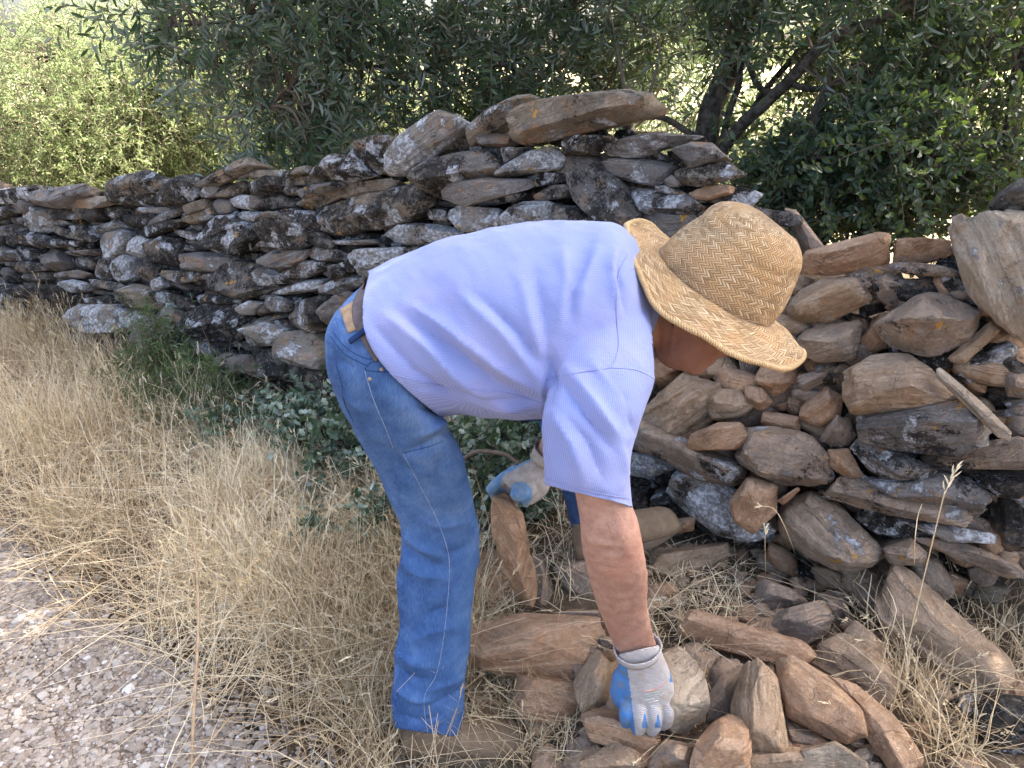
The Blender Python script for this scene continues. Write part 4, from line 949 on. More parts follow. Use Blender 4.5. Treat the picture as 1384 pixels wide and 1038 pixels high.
stalk('bent_stalk', [G(1076, 752), P(1062, 715, 1.7), P(1046, 688, 1.66), P(1026, 684, 1.62)], .0013, 'thin dry stem bent over in front of the soil-covered stone', 5, 'straw')
stalk('upright_stem', [G(1035, 780), P(1034, 740, 1.7), P(1034, 716, 1.68)], .001, 'short straight dry stem near the foot of the fallen wall', 6, 'straw')
stalk('dry_stem', [G(1236, 770), P(1236, 740, 1.4), P(1240, 700, 1.38), P(1246, 682, 1.38)], .0012, 'bare dry stem left of the oat stalk', 0, 'straw')
# ---------------------------------------------------------------- low green plants
def shrub(name, label, cat, clumps, leafm, seed, per, Lt, nl, LL, LW, lobed=True, stems=()):
    rs = np.random.RandomState(seed); a = Acc(); cs = []
    base = G(*clumps[0][:2]) if len(clumps[0]) < 7 else None
    for (x, y, d, rx, ry, n) in clumps:
        c = P(x, y, d); cc = c + rs.normal(0, 1, (n, 3)) * .5 * np.array([rx, rx, ry]); cc[:, 2] = np.maximum(cc[:, 2], zt(cc[:, 0], cc[:, 1]) + .03); cs.append(cc)
        idx = np.repeat(np.arange(n), per); twigs(a, cc[idx] + rs.normal(0, .02, (len(idx), 3)), rs.normal(0, 1, (len(idx), 3)) + [0, -.2, .35], Lt * rs.uniform(.5, 1.3, len(idx)), rs, nl, LL, LW, .2, 0, 1, lobed=lobed, rad=.0013, pair=False, spread=1.1)
    cs = np.concatenate(cs); b = cs.mean(0); b[2] = zt(b[0], b[1])
    st = []
    for c in cs[::3]:
        f = np.array([c[0] * .6 + b[0] * .4, c[1] * .6 + b[1] * .4, 0]); f[2] = zt(f[0], f[1]); q = catmull(np.array([f, (f + c) / 2 + rs.normal(0, .03, 3), c]), 4); st.append(tube(q, np.linspace(.005, .002, len(q)), 5))
    root = empty(name, b); tag(root, label, cat); a.build('foliage', [leafm, M['twig']], root, smooth=False); 
    for V, F in st: mesh_np('stem', V, F, [M['twig']], root)
    for s_ in stems: b_ = Acc(); limb(b_, s_, 0, 7); b_.build('branch', [M['twig']], root)
shrub('kermes_oak', 'low dark shrub of prickly leaves spreading at the foot of the wall behind the legs', 'shrub',
      [(360, 575, 3.0, .18, .07, 16), (440, 575, 2.85, .2, .10, 34), (500, 585, 2.7, .12, .12, 26), (660, 600, 2.35, .18, .10, 28), (700, 680, 2.3, .14, .08, 15), (640, 670, 2.3, .10, .08, 9), (320, 560, 3.1, .10, .05, 6)],
      M['oakleaf'], 4, 6, .11, 8, .030, .0125, stems=[[(618, 628, 2.1, .006), (640, 614, 2.1, .006), (675, 614, 2.08, .006), (690, 622, 2.06, .0055), (697, 627, 2.05, .005)], [(400, 560, 3.0, .012), (430, 545, 2.95, .01), (455, 535, 2.9, .006)]])
shrub('oak_seedling', 'sprig of grey-green prickly leaves in the straw left of the near leg', 'plant', [(505, 680, 2.3, .08, .05, 6), (430, 700, 2.35, .07, .05, 3)], M['oakleaf'], 7, 5, .08, 7, .024, .0095)
shrub('fennel_plant', 'feathery blue-green weed growing out of the dry grass by the old wall', 'plant', [(215, 500, 3.35, .16, .2, 34), (250, 540, 3.2, .14, .14, 22), (290, 540, 3.1, .1, .12, 10)], M['fennel'], 9, 10, .16, 16, .035, .0014, lobed=False)
# ---------------------------------------------------------------- the man
def oloft(secs, nper=5, ns=40, sup=2.2):
    """secs rows: xa ya xb yb depth r  (two picture points on the silhouette, distance, half thickness along the view). Returns closed V,F"""
    K = []
    for xa, ya, xb, yb, d, r in secs:
        a, b = P(xa, ya, d), P(xb, yb, d); K.append([*((a + b) / 2), *((a - b) / 2), r])
    q = catmull(np.array(K), nper); c = q[:, :3]; u = q[:, 3:6]; r = q[:, 6]
    vd = nrmz(c - CP); un = nrmz(u); v = nrmz(vd - un * (vd * un).sum(1)[:, None]) * r[:, None]
    a = np.arange(ns) / ns * 2 * math.pi; ca, sa = np.cos(a), np.sin(a); e = 2 / sup
    ca = np.sign(ca) * abs(ca) ** e; sa = np.sign(sa) * abs(sa) ** e
    V = c[:, None] + ca[None, :, None] * u[:, None] + sa[None, :, None] * v[:, None]
    m = len(c); i, j = np.meshgrid(np.arange(m - 1), np.arange(ns), indexing='ij'); i = i.ravel(); j = j.ravel(); k = (j + 1) % ns
    F = np.stack([i * ns + j, i * ns + k, (i + 1) * ns + k, (i + 1) * ns + j], 1)
    V = np.concatenate([V.reshape(-1, 3), c[:1], c[-1:]]); n0 = m * ns; j = np.arange(ns); k = (j + 1) % ns
    cap = np.concatenate([np.stack([k, j, j * 0 + n0], 1), np.stack([(m - 1) * ns + j, (m - 1) * ns + k, j * 0 + n0 + 1], 1)])
    return V, [F, cap]
def ell(c, ax, rad, n=3):
    U, F = ico(n); return np.asarray(c) + (U * rad) @ np.asarray(ax), [F]
def unite(shapes, voxel, smooth=6, fac=.5):
    V = []; Fs = {}; n = 0
    for v, fs in shapes:
        V.append(v)
        for f in fs: Fs.setdefault(f.shape[1], []).append(f + n)
        n += len(v)
    me = bpy.data.meshes.new('tmp'); V = np.concatenate(V)
    me.from_pydata(V.tolist(), [], [tuple(r) for k in Fs for f in Fs[k] for r in f.tolist()])
    bm = bmesh.new(); bm.from_mesh(me); bmesh.ops.recalc_face_normals(bm, faces=bm.faces); bm.to_mesh(me); bm.free()
    o = bpy.data.objects.new('tmp', me); COL.objects.link(o)
    md = o.modifiers.new('r', 'REMESH'); md.mode = 'VOXEL'; md.voxel_size = voxel
    if smooth: sm = o.modifiers.new('s', 'SMOOTH'); sm.iterations = smooth; sm.factor = fac
    dg = bpy.context.evaluated_depsgraph_get(); m2 = o.evaluated_get(dg).to_mesh()
    V = np.empty(len(m2.vertices) * 3, np.float32); m2.vertices.foreach_get('co', V); V = V.reshape(-1, 3).astype(float)
    quads = [list(p.vertices) for p in m2.polygons]; F = np.array([q for q in quads if len(q) == 4]); T = np.array([q for q in quads if len(q) == 3])
    o.evaluated_get(dg).to_mesh_clear(); bpy.data.objects.remove(o); bpy.data.meshes.remove(me)
    return V, ([F, T] if len(T) else [F])
def vnormals(V, Fs):
    N = np.zeros_like(V)
    for F in Fs:
        if not len(F): continue
        n = np.cross(V[F[:, 2]] - V[F[:, 0]], V[F[:, -1]] - V[F[:, 1]])
        for k in range(F.shape[1]): np.add.at(N, F[:, k], n)
    return nrmz(N)
def seg_dist(p, poly):
    """distance of picture points to a polyline, and position along"""
    best = np.full(len(p), 1e9); tt = np.zeros(len(p)); L = np.linalg.norm(np.diff(poly, axis=0), axis=1); cum = np.concatenate([[0], np.cumsum(L)])
    for i in range(len(poly) - 1):
        a, b = poly[i], poly[i + 1]; d = b - a; t = np.clip(((p - a) @ d) / (d @ d), 0, 1); q = np.linalg.norm(p - a - t[:, None] * d, axis=1); k = q < best
        best[k] = q[k]; tt[k] = ((cum[i] + t * L[i]) / cum[-1])[k]
    return best, tt
FS = [1.]
def folds(V, Fs, lst):
    """press cloth folds (rows: amplitude m, width px, picture polyline) into the side that faces the onlooker"""
    N = vnormals(V, Fs); q = project(V); facing = -((V - CP) * N).sum(1) / np.linalg.norm(V - CP, axis=1); f = sst(-.1, .35, facing); D = 0
    for amp, wd, pl in lst:
        d, t = seg_dist(q[:, :2], np.array(pl, float).reshape(-1, 2)); D = D + amp * FS[0] * np.exp(-(d / wd) ** 1.15) * np.sin(np.clip(t, .02, .98) * math.pi) ** .5
    return V + N * (f * D)[:, None]
def cut(V, Fs, keepmask):
    out = []
    for F in Fs:
        out.append(F[keepmask[F].all(1)])
    used = np.zeros(len(V), bool)
    for F in out: used[F.ravel()] = True
    ix = np.cumsum(used) - 1
    return V[used], [ix[F] for F in out], used
def plane_side(V, pa, pb, da, db, sgn):
    """side of the plane through two picture points and the eye-direction there"""
    a, b = P(*pa, da), P(*pb, db); n = np.cross(b - a, (a + b) / 2 - CP); n /= np.linalg.norm(n); return ((V - a) @ n) * sgn
def snap_edge(V, Fs, dist, thr):
    """move the ragged border left by a cut onto the plane dist=0"""
    return V
def solid(name, V, Fs, mats, parent, t=.0025, attrs=None, mi=None, sub=0):
    o = mesh_np(name, V, [f for f in Fs if len(f)], mats, parent, attrs=attrs, mi=mi)
    md = o.modifiers.new('s', 'SOLIDIFY'); md.thickness = t; md.offset = -1
    return o
man = empty('person', G(585, 1005))
tag(man, 'man in pale blue shirt, jeans and straw hat bending down to lift stones', 'person')
# ---- cloth and skin materials
def shirt_mat():
    m = Mt('blue_shirting', .85, .2); uv = m.attr('cl', 1); s = m.n("ShaderNodeSeparateXYZ", i_0=uv)
    pos = m.geo().outputs['Position']
    st = m.math('SINE', m.math('MULTIPLY', s.outputs[0], 2 * math.pi / .0030))
    c = m.mix(m.rng(st, -.2, .8), (.20, .245, .48), (.25, .30, .54))
    c = m.mix(m.math('MULTIPLY', m.rng(m.noise(pos, 7, 3), .5, .68), .25), c, (.33, .31, .46))
    m.col(c); wv = m.math('ADD', m.noise(pos, 420, 2), m.math('MULTIPLY', m.noise(pos, 28, 4, .55), 2.2))
    m.nrm(m.bump(wv, .35, .003)); m.b.inputs['Sheen Weight'].default_value = .15; return m.m
def denim_mat():
    m = Mt('washed_denim', .85, .15); s = m.n("ShaderNodeSeparateXYZ", i_0=m.attr('cl', 1)); pos = m.geo().outputs['Position']
    fade_shade = m.attr('fade_shade', 2)
    # diagonal twill with slubs running lengthwise
    v = m.n("ShaderNodeCombineXYZ", i_X=m.math('MULTIPLY', s.outputs[0], 900.), i_Y=m.math('MULTIPLY', s.outputs[1], 60.)).outputs[0]
    sl = m.noise(v, 1., 3, .7)
    tw = m.math('SINE', m.math('MULTIPLY', m.math('ADD', s.outputs[0], s.outputs[1]), 2 * math.pi / .0022))
    n = m.noise(pos, 20, 5, .65)
    f = m.math('ADD', m.math('ADD', m.math('MULTIPLY', m.math('SUBTRACT', sl, .5), .9), m.math('MULTIPLY', m.math('SUBTRACT', n, .5), .7)), fade_shade)
    c = m.ramp(f, [(0, (.015, .038, .11)), (.3, (.035, .09, .235)), (.5, (.065, .145, .33)), (.8, (.16, .255, .42)), (1, (.32, .41, .52))])
    c = m.mix(m.math('MULTIPLY', m.rng(tw, .2, 1.), .12), c, (.35, .45, .6))
    m.col(c); m.nrm(m.bump(m.math('ADD', m.math('ADD', m.math('MULTIPLY', tw, .3), sl), m.math('MULTIPLY', n, .8)), .55, .0025)); return m.m
def skin_mat():
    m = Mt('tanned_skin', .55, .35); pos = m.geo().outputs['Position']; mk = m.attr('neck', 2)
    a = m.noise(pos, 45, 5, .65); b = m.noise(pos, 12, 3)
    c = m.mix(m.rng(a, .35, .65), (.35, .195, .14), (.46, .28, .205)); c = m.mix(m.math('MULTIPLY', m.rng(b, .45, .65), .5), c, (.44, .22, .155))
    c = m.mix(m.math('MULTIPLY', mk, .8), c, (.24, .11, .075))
    m.col(c); m.nrm(m.bump(m.math('ADD', a, m.math('MULTIPLY', m.noise(pos, 260, 4, .7), .7)), .75, .0035))
    m.b.inputs['Subsurface Weight'].default_value = .08; m.b.inputs['Subsurface Radius'].default_value = (.01, .004, .002); m.b.inputs['Subsurface Scale'].default_value = .5; return m.m
def knit_mat():
    m = Mt('grey_knit', .9, .15); s = m.n("ShaderNodeSeparateXYZ", i_0=m.attr('cl', 1)); pos = m.geo().outputs['Position']
    w_ = m.math('SINE', m.math('MULTIPLY', s.outputs[1], 2 * math.pi / .0032)); n = m.noise(pos, 40, 5, .65)
    c = m.mix(m.rng(w_, -.4, .8), (.36, .34, .33), (.52, .50, .49)); c = m.mix(m.math('MULTIPLY', m.rng(n, .48, .66), .6), c, (.36, .29, .22))
    m.col(c); m.nrm(m.bump(m.math('ADD', w_, m.math('MULTIPLY', n, 1.5)), .4, .0015)); return m.m
M['shirt'] = shirt_mat(); M['denim'] = denim_mat(); M['skin'] = skin_mat(); M['knit'] = knit_mat()
M['knit2'] = simple('brown_grey_knit', (.33, .29, .25), .9, .1, 60, (.44, .40, .36))  # browner, darker knit for the far glove
M['latex'] = simple('blue_latex', (.06, .20, .48), .7, .25, 50, (.12, .17, .24), .6, .002)
M['latex2'] = simple('worn_blue_latex', (.10, .22, .40), .6, .35, 70, (.22, .30, .38), .6, .002)
M['leather'] = simple('brown_leather', (.075, .055, .05), .6, .4, 80, (.12, .09, .08))
M['patch'] = simple('tan_leather_patch', (.36, .25, .15), .75, .3, 60, (.24, .165, .10))
M['suede'] = simple('dusty_suede', (.215, .16, .105), .95, .1, 50, (.17, .12, .08), .5, .003)
M['sole'] = simple('rubber_sole', (.13, .10, .07), .9, .2, 60, (.14, .11, .08))
M['seam'] = simple('pale_seam', (.14, .22, .38), .9, .1, 200, (.26, .33, .45))
M['seamd'] = simple('dark_seam', (.03, .07, .17), .9, .1)
M['brass'] = simple('dull_rivet', (.30, .26, .20), .5, .5)
M['hairm'] = simple('grey_hair', (.16, .15, .14), .8, .3, 300, (.3, .29, .28))
# ---- body: one surface from head to feet
Hc = P(933, 410, 1.43)
def idir(dx, dy, tw):      # direction from picture direction plus 'towards the onlooker' amount
    v = dx * RT - dy * UP - tw * FW; return v / np.linalg.norm(v)
HU = idir(.55, -.80, .40); HF = idir(.85, .52, -.05); HF = nrmz(HF - HU * (HF @ HU)); HS = np.cross(HU, HF)
if HS @ FW > 0: HS = -HS
def hp(f, s, u): return Hc + HF * f + HS * s + HU * u
hax = np.array([HF, HS, HU])
near_arm = [(790, 430, 850, 440, 1.36, .05), (770, 520, 850, 530, 1.29, .06), (765, 600, 840, 606, 1.27, .055), (775, 655, 846, 662, 1.285, .052), (783, 700, 861, 700, 1.30, .052), (786, 738, 869, 738, 1.315, .052), (794, 775, 875, 776, 1.36, .050), (805, 815, 875, 815, 1.42, .043), (819, 850, 882, 850, 1.475, .037), (832, 880, 889, 876, 1.515, .031), (836, 905, 893, 902, 1.545, .03)]
far_arm = [(790, 420, 850, 440, 1.56, .05), (765, 500, 825, 515, 1.66, .05), (752, 550, 800, 560, 1.73, .046), (736, 580, 786, 590, 1.79, .042), (727, 604, 768, 616, 1.84, .034), (720, 622, 757, 636, 1.865, .03)]
torso = [(470, 440, 545, 540, 1.50, .14), (520, 400, 590, 530, 1.50, .15), (600, 350, 640, 540, 1.48, .17), (700, 330, 735, 545, 1.47, .18), (790, 325, 800, 535, 1.46, .18), (850, 350, 860, 480, 1.45, .12), (885, 375, 885, 465, 1.44, .06), (915, 370, 905, 470, 1.435, .058), (945, 380, 930, 465, 1.43, .06)]
legn = [(480, 450, 570, 520, 1.46, .09), (480, 560, 610, 590, 1.49, .08), (510, 620, 625, 640, 1.55, .075), (545, 700, 640, 712, 1.645, .062), (550, 760, 632, 765, 1.675, .055), (548, 860, 622, 865, 1.72, .05), (555, 950, 615, 955, 1.755, .042), (558, 1000, 612, 1005, 1.78, .04)]
legf = [(500, 470, 600, 540, 1.60, .09), (640, 490, 690, 560, 1.74, .075), (715, 520, 765, 575, 1.86, .065), (750, 600, 802, 615, 1.93, .055), (775, 665, 822, 675, 2.0, .048), (790, 730, 830, 735, 2.08, .04)]
head = [ell(hp(.004, 0, .008), hax, (.090, .074, .092)), ell(hp(.03, 0, -.05), hax, (.066, .06, .075)), ell(hp(.075, 0, -.092), hax, (.026, .03, .02)),
        ell(hp(.104, 0, -.028), hax, (.02, .014, .026)), ell(hp(.09, 0, .015), hax, (.02, .045, .014)), ell(hp(.093, 0, -.068), hax, (.014, .026, .012)),
        ell(hp(-.01, .082, -.012), hax, (.018, .012, .032)), ell(hp(-.01, -.082, -.012), hax, (.018, .012, .032))]
V, F = unite([oloft(s, 5, 28, 2.) for s in (near_arm, far_arm, torso, legn, legf)] + head, .0062, 7)
V = folds(V, F, [(-.004, 3, (790, 738, 820, 745, 845, 742)), (-.004, 3, (793, 752, 825, 760, 848, 758)), (.0025, 3, (850, 780, 858, 820, 852, 860)), (.002, 2.5, (868, 790, 866, 830)), (-.0045, 5, (800, 745, 845, 752)), (-.004, 4, (792, 722, 830, 735, 850, 733)), (-.004, 4, (795, 765, 835, 770)), (.006, 12, (835, 700, 845, 745)), (-.006, 14, (822, 690, 826, 740)), (.005, 14, (860, 760, 872, 820)),
                 (-.008, 3, (893, 408, 905, 440, 900, 478)), (-.006, 3, (935, 440, 950, 455, 955, 468)), (-.006, 2.5, (884, 420, 893, 450, 891, 472)), (-.005, 3.5, (906, 412, 916, 445, 911, 480)), (-.004, 4, (925, 420, 930, 470))])
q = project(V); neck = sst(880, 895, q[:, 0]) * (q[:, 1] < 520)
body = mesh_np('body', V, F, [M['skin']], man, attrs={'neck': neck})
# short hairs on the forearm
rs = np.random.RandomState(9); N = vnormals(V, F); ok = np.where((q[:, 1] > 700) & (q[:, 1] < 872) & (q[:, 0] > 775) & (q[:, 0] < 890) & (q[:, 2] < 1.6))[0]; pk = rs.choice(ok, 1300)
ad = nrmz(P(862, 875, 1.5) - P(828, 735, 1.31)); hd_ = nrmz(ad * .8 + RT * rs.normal(.2, .3, (len(pk), 1)) + rs.normal(0, .25, (len(pk), 3))); hd_ = nrmz(hd_ - N[pk] * (hd_ * N[pk]).sum(1)[:, None] + N[pk] * .22)
a = Acc(); leaves(a, V[pk] + rs.normal(0, .0015, (len(pk), 3)), hd_, N[pk], rs.uniform(.006, .014, len(pk)), np.full(len(pk), .00022), 0, np.zeros(len(pk)), curl=.02)
a.build('arm_hair', [simple('brown_body_hair', (.16, .10, .07), .6, .3)], body, smooth=False)
# grey hair at the nape, and eyes
a = Acc(); rs = np.random.RandomState(2)
U, Fi = ico(4); hv = hp(-.012, 0, .03) + (U * np.array([.094, .078, .082])) @ hax; lp = (hv - Hc) @ hax.T; keep = (lp[:, 0] < .01) & (lp[:, 2] > -.02); hv += nrmz(hv - Hc) * (.004 * fbm(hv * 130, 3, 2))[:, None]
hv, hf, _ = cut(hv, [Fi], keep); solid('hair', hv, hf, [M['hairm']], man, .004)
for s_ in (-1, 1):
    ev, ef = ell(hp(.088, s_ * .03, -.004), hax, (.012, .013, .010), 2); mesh_np('eye', ev, ef, [simple('eye_white', (.6, .55, .5), .3)], man)
# ---- shirt
sh_t = [(448, 404, 520, 552, 1.478, .176), (480, 382, 548, 560, 1.478, .184), (508, 368, 578, 566, 1.48, .188), (560, 343, 618, 560, 1.48, .19), (620, 324, 662, 563, 1.47, .205), (700, 309, 732, 565, 1.46, .21), (780, 304, 790, 560, 1.455, .21), (832, 308, 850, 520, 1.45, .20), (862, 330, 880, 485, 1.445, .14), (882, 352, 888, 478, 1.44, .09)]
sh_s = [(790, 380, 872, 395, 1.40, .09), (768, 440, 884, 450, 1.335, .085), (750, 500, 884, 505, 1.285, .082), (735, 560, 862, 573, 1.265, .08), (735, 600, 851, 618, 1.268, .076), (737, 640, 851, 660, 1.28, .074), (738, 690, 852, 712, 1.295, .072)]
sh_f = [(790, 400, 870, 420, 1.52, .08), (775, 470, 850, 490, 1.60, .08), (765, 520, 838, 540, 1.66, .075), (757, 560, 826, 580, 1.70, .07)]
FS[0] = 1.7
V, F = unite([oloft(sh_t, 6, 56, 2.25), oloft(sh_s, 6, 40, 2.1), oloft(sh_f, 5, 30, 2.)], .0056, 9)
V = folds(V, F, [(.010, 9, (520, 425, 590, 480, 650, 530, 720, 558)), (-.008, 8, (535, 420, 600, 465, 665, 515, 730, 548)), (.009, 8, (548, 408, 610, 448, 680, 500, 735, 530)), (-.007, 7, (505, 440, 560, 500, 610, 535, 660, 552)),
                 (.008, 10, (620, 395, 680, 450, 720, 500, 745, 530)), (-.007, 8, (640, 395, 700, 450, 738, 500)), (.006, 9, (700, 370, 718, 430, 733, 500)), (-.005, 8, (720, 360, 733, 430, 742, 480)),
                 (.008, 10, (810, 330, 790, 380, 780, 430)), (-.007, 8, (796, 330, 775, 390, 770, 430)), (.007, 9, (760, 330, 765, 380, 755, 440)), (.008, 6, (832, 330, 826, 360, 834, 420)), (-.007, 6, (842, 335, 836, 370, 845, 425)),
                 (-.009, 7, (742, 480, 748, 520, 738, 558)), (.006, 5, (733, 500, 736, 540, 732, 560)), (.009, 8, (770, 500, 800, 540, 835, 590)), (-.008, 7, (758, 515, 790, 560, 830, 610)), (.008, 8, (800, 490, 835, 530, 858, 575)), (-.007, 7, (815, 500, 842, 540, 860, 590)),
                 (.007, 8, (750, 560, 775, 600, 790, 650)), (-.006, 8, (765, 560, 795, 600, 815, 650)), (.006, 6, (838, 600, 845, 640, 838, 665)), (-.004, 3.5, (734, 649, 790, 665, 850, 677)), (.004, 5, (600, 535, 660, 545, 735, 548)), (-.004, 3, (560, 523, 640, 532, 733, 545))])
N = vnormals(V, F); tw_ = np.stack([V @ nrmz(RT * .6 - UP * .8), V @ nrmz(RT * .8 + UP * .6) * 2.6, V @ FW * 2], 1); V = V + N * (.0026 * fbm(V * 9, 3, 6) + .0035 * (.5 - np.abs(vnoise(tw_ * 7, 31))) + .0016 * (.5 - np.abs(vnoise(tw_ * 17, 33))) + .0008 * vnoise(V * 45, 3))[:, None]
q = project(V)
# hems: back hem around the waist, sleeve hems, collar opening
dh = plane_side(V, (503, 372), (600, 566), 1.47, 1.47, 1.)
if dh[np.argmin(abs(q[:, 0] - 700))] < 0: dh = -dh
bulge = .004 + .052 * np.sin(math.pi * np.clip((q[:, 1] - 372) / 194, 0, 1))
ds = plane_side(V, (736, 655), (851, 683), 1.29, 1.29, 1.)
if ds[np.argmin(np.hypot(q[:, 0] - 790, q[:, 1] - 520))] < 0: ds = -ds
sleeve = (q[:, 1] > 600) & (q[:, 0] > 700)
dc = plane_side(V, (880, 330), (888, 490), 1.44, 1.44, 1.)
if dc[np.argmin(abs(q[:, 0] - 700))] < 0: dc = -dc
far = (q[:, 2] > 1.62) & (q[:, 0] > 740); df = np.where(far, 575 - q[:, 1], 1)
keep = ((dh > -bulge) | (q[:, 0] > 660)) & (~sleeve | (ds > 0)) & ((dc > .004) | (q[:, 0] < 840)) & (df > 0)
# straighten the borders before cutting: slide vertices just outside onto the line
aS = P(736, 655, 1.29); nS = np.cross(P(851, 683, 1.29) - aS, aS - CP); nS /= np.linalg.norm(nS)
if (P(790, 520, 1.28) - aS) @ nS < 0: nS = -nS
sl = sleeve & (ds <= 0) & (ds > -.0075); V[sl] -= nS * ds[sl][:, None]; keep |= sl & ((dh > -bulge) | (q[:, 0] > 660))
aH = P(503, 372, 1.47); nH = np.cross(P(600, 566, 1.47) - aH, aH - CP); nH /= np.linalg.norm(nH)
if (P(700, 450, 1.46) - aH) @ nH < 0: nH = -nH
hh = (q[:, 0] < 660) & (dh <= -bulge) & (dh > -bulge - .0075); V[hh] -= nH * (dh + bulge)[hh][:, None]; keep |= hh
cl = np.stack([(V @ RT), V @ UP, V @ FW], 1)
# stripes run along the back on the body and down the arm on the sleeve
tS = nrmz(P(800, 660, 1.29) - P(820, 450, 1.34)); tB = nrmz(P(840, 400, 1.45) - P(540, 450, 1.48))
slv = sst(0, 1, (q[:, 1] - (470 + (q[:, 0] - 735) * -.35)) / 12 + .5) * (q[:, 0] > 728)
vB = nrmz(np.cross(tB, FW)); cs = np.where(slv > .5, V @ np.cross(tS, FW), V @ vB + .35 * (V @ FW)) 
attrs = {'cl': np.stack([cs, V @ tB, V @ FW], 1)}
V2, F2, used = cut(V, F, keep); shirt = solid('shirt', V2, F2, [M['shirt']], man, .0025, {k: v[used] for k, v in attrs.items()})
# raised seams, hems and folds are traced over the surface
def surf(o_or_VF):
    V, Fs = o_or_VF; return BVHTree.FromPolygons(V.tolist(), [tuple(r) for f in Fs for r in f.tolist()])
def trace(bvh, pts, r, lift=.0005, step=3., ns=6, flat=None):
    """a cord laid on the surface along a picture polyline"""
    pts = np.array(pts, float).reshape(-1, 2); q = catmull(pts, max(2, int(np.linalg.norm(np.diff(pts, axis=0), axis=1).mean() / step))); out = []
    for x, y in q:
        d = ray(x, y); d = d / np.linalg.norm(d); h = bvh.ray_cast(Vector(CP), Vector(d))
        if h[0] is not None: out.append(np.array(h[0]) + np.array(h[1]) * (lift if np.dot(h[1], d) < 0 else -lift))
    if len(out) < 3: return None
    out = np.array(out); 
    for _ in range(2): out[1:-1] = (out[:-2] + out[1:-1] * 2 + out[2:]) / 4
    return tube(out, r, ns)
def cords(name, bvh, lst, mat, parent):
    for r, pl in lst:
        t = trace(bvh, pl, r)
        if t: a = Acc(); a.add(t[0], t[1], 0); a.build(name, [mat], parent)
bS = surf((V2, F2))
M['shirtseam'] = simple('shirt_seam', (.25, .28, .52), .85, .2)
cords('seam', bS, [(.0009, (848, 345, 836, 372, 833, 420, 836, 470, 826, 497)), (.0008, (738, 512, 775, 505, 826, 497)), (.0009, (826, 497, 860, 500, 884, 512)), (.0008, (528, 505, 600, 522, 680, 530, 733, 545)),
                   (.0007, (738, 646, 790, 662, 850, 674))], M['shirtseam'], man)
# collar: a folded band standing round the neck
def band(c, n, rx, ry, h, flare, t=.004, x=None, n_=48, jit=.002, seed=0):
    n = nrmz(np.array(n)); x = nrmz(x - n * (x @ n)); y = np.cross(n, x); th = np.arange(n_) / n_ * 2 * math.pi; V = []
    prof = [(0, 0), (.35, flare * .1), (.7, flare * .4), (1, flare), (1.02, flare + t), (.7, flare * .55 + t), (.3, flare * .25 + t), (-.05, t)]
    for u, f in prof:
        for a in th:
            j = jit * math.sin(a * 3 + seed) + jit * math.sin(a * 7 + seed * 2) * .5
            V.append(c + n * (u * h) + x * math.cos(a) * (rx + f + j) + y * math.sin(a) * (ry + f + j))
    m = len(prof); F = np.array([[i * n_ + j, i * n_ + (j + 1) % n_, ((i + 1) % m) * n_ + (j + 1) % n_, ((i + 1) % m) * n_ + j] for i in range(m) for j in range(n_)])
    return np.array(V), F
ca = P(850, 400, 1.445); cb = P(905, 418, 1.435); ax = cb - ca
V, F = band(P(866, 408, 1.44), ax, .086, .100, .038, -.014, x=UP); V = V + vnoise(V * 30, 5)[:, None] * .002
col_cl = {'cl': np.stack([V @ nrmz(UP), V @ FW, V @ RT], 1)}
mesh_np('collar', V, F, [M['shirt']], man, attrs=col_cl)
# ---- jeans
FS[0] = 1.25
jn = [(560, 362, 640, 535, 1.49, .14), (530, 372, 605, 548, 1.487, .15), (500, 384, 588, 552, 1.487, .145), (461, 417, 590, 556, 1.48, .154), (443, 455, 598, 565, 1.47, .145), (443, 500, 612, 588, 1.465, .12), (461, 548, 623, 612, 1.49, .105), (490, 600, 632, 645, 1.54, .1), (517, 650, 641, 685, 1.60, .092), (538, 705, 648, 724, 1.652, .088), (542, 745, 647, 756, 1.675, .084), (537, 790, 641, 800, 1.70, .082), (540, 850, 635, 860, 1.72, .08), (531, 905, 629, 915, 1.74, .08), (531, 950, 627, 958, 1.755, .08), (533, 982, 625, 990, 1.765, .08), (533, 1010, 624, 1015, 1.775, .08)]
jf = [(480, 420, 570, 545, 1.58, .13), (560, 440, 640, 562, 1.66, .11), (640, 470, 700, 568, 1.76, .1), (702, 500, 770, 575, 1.86, .085), (733, 590, 800, 600, 1.92, .075), (757, 655, 822, 665, 1.99, .07), (774, 718, 838, 728, 2.05, .068), (780, 750, 842, 760, 2.07, .068)]
V, F = unite([oloft(jn, 6, 44, 2.15), oloft(jf, 6, 36, 2.1)], .0056, 8)
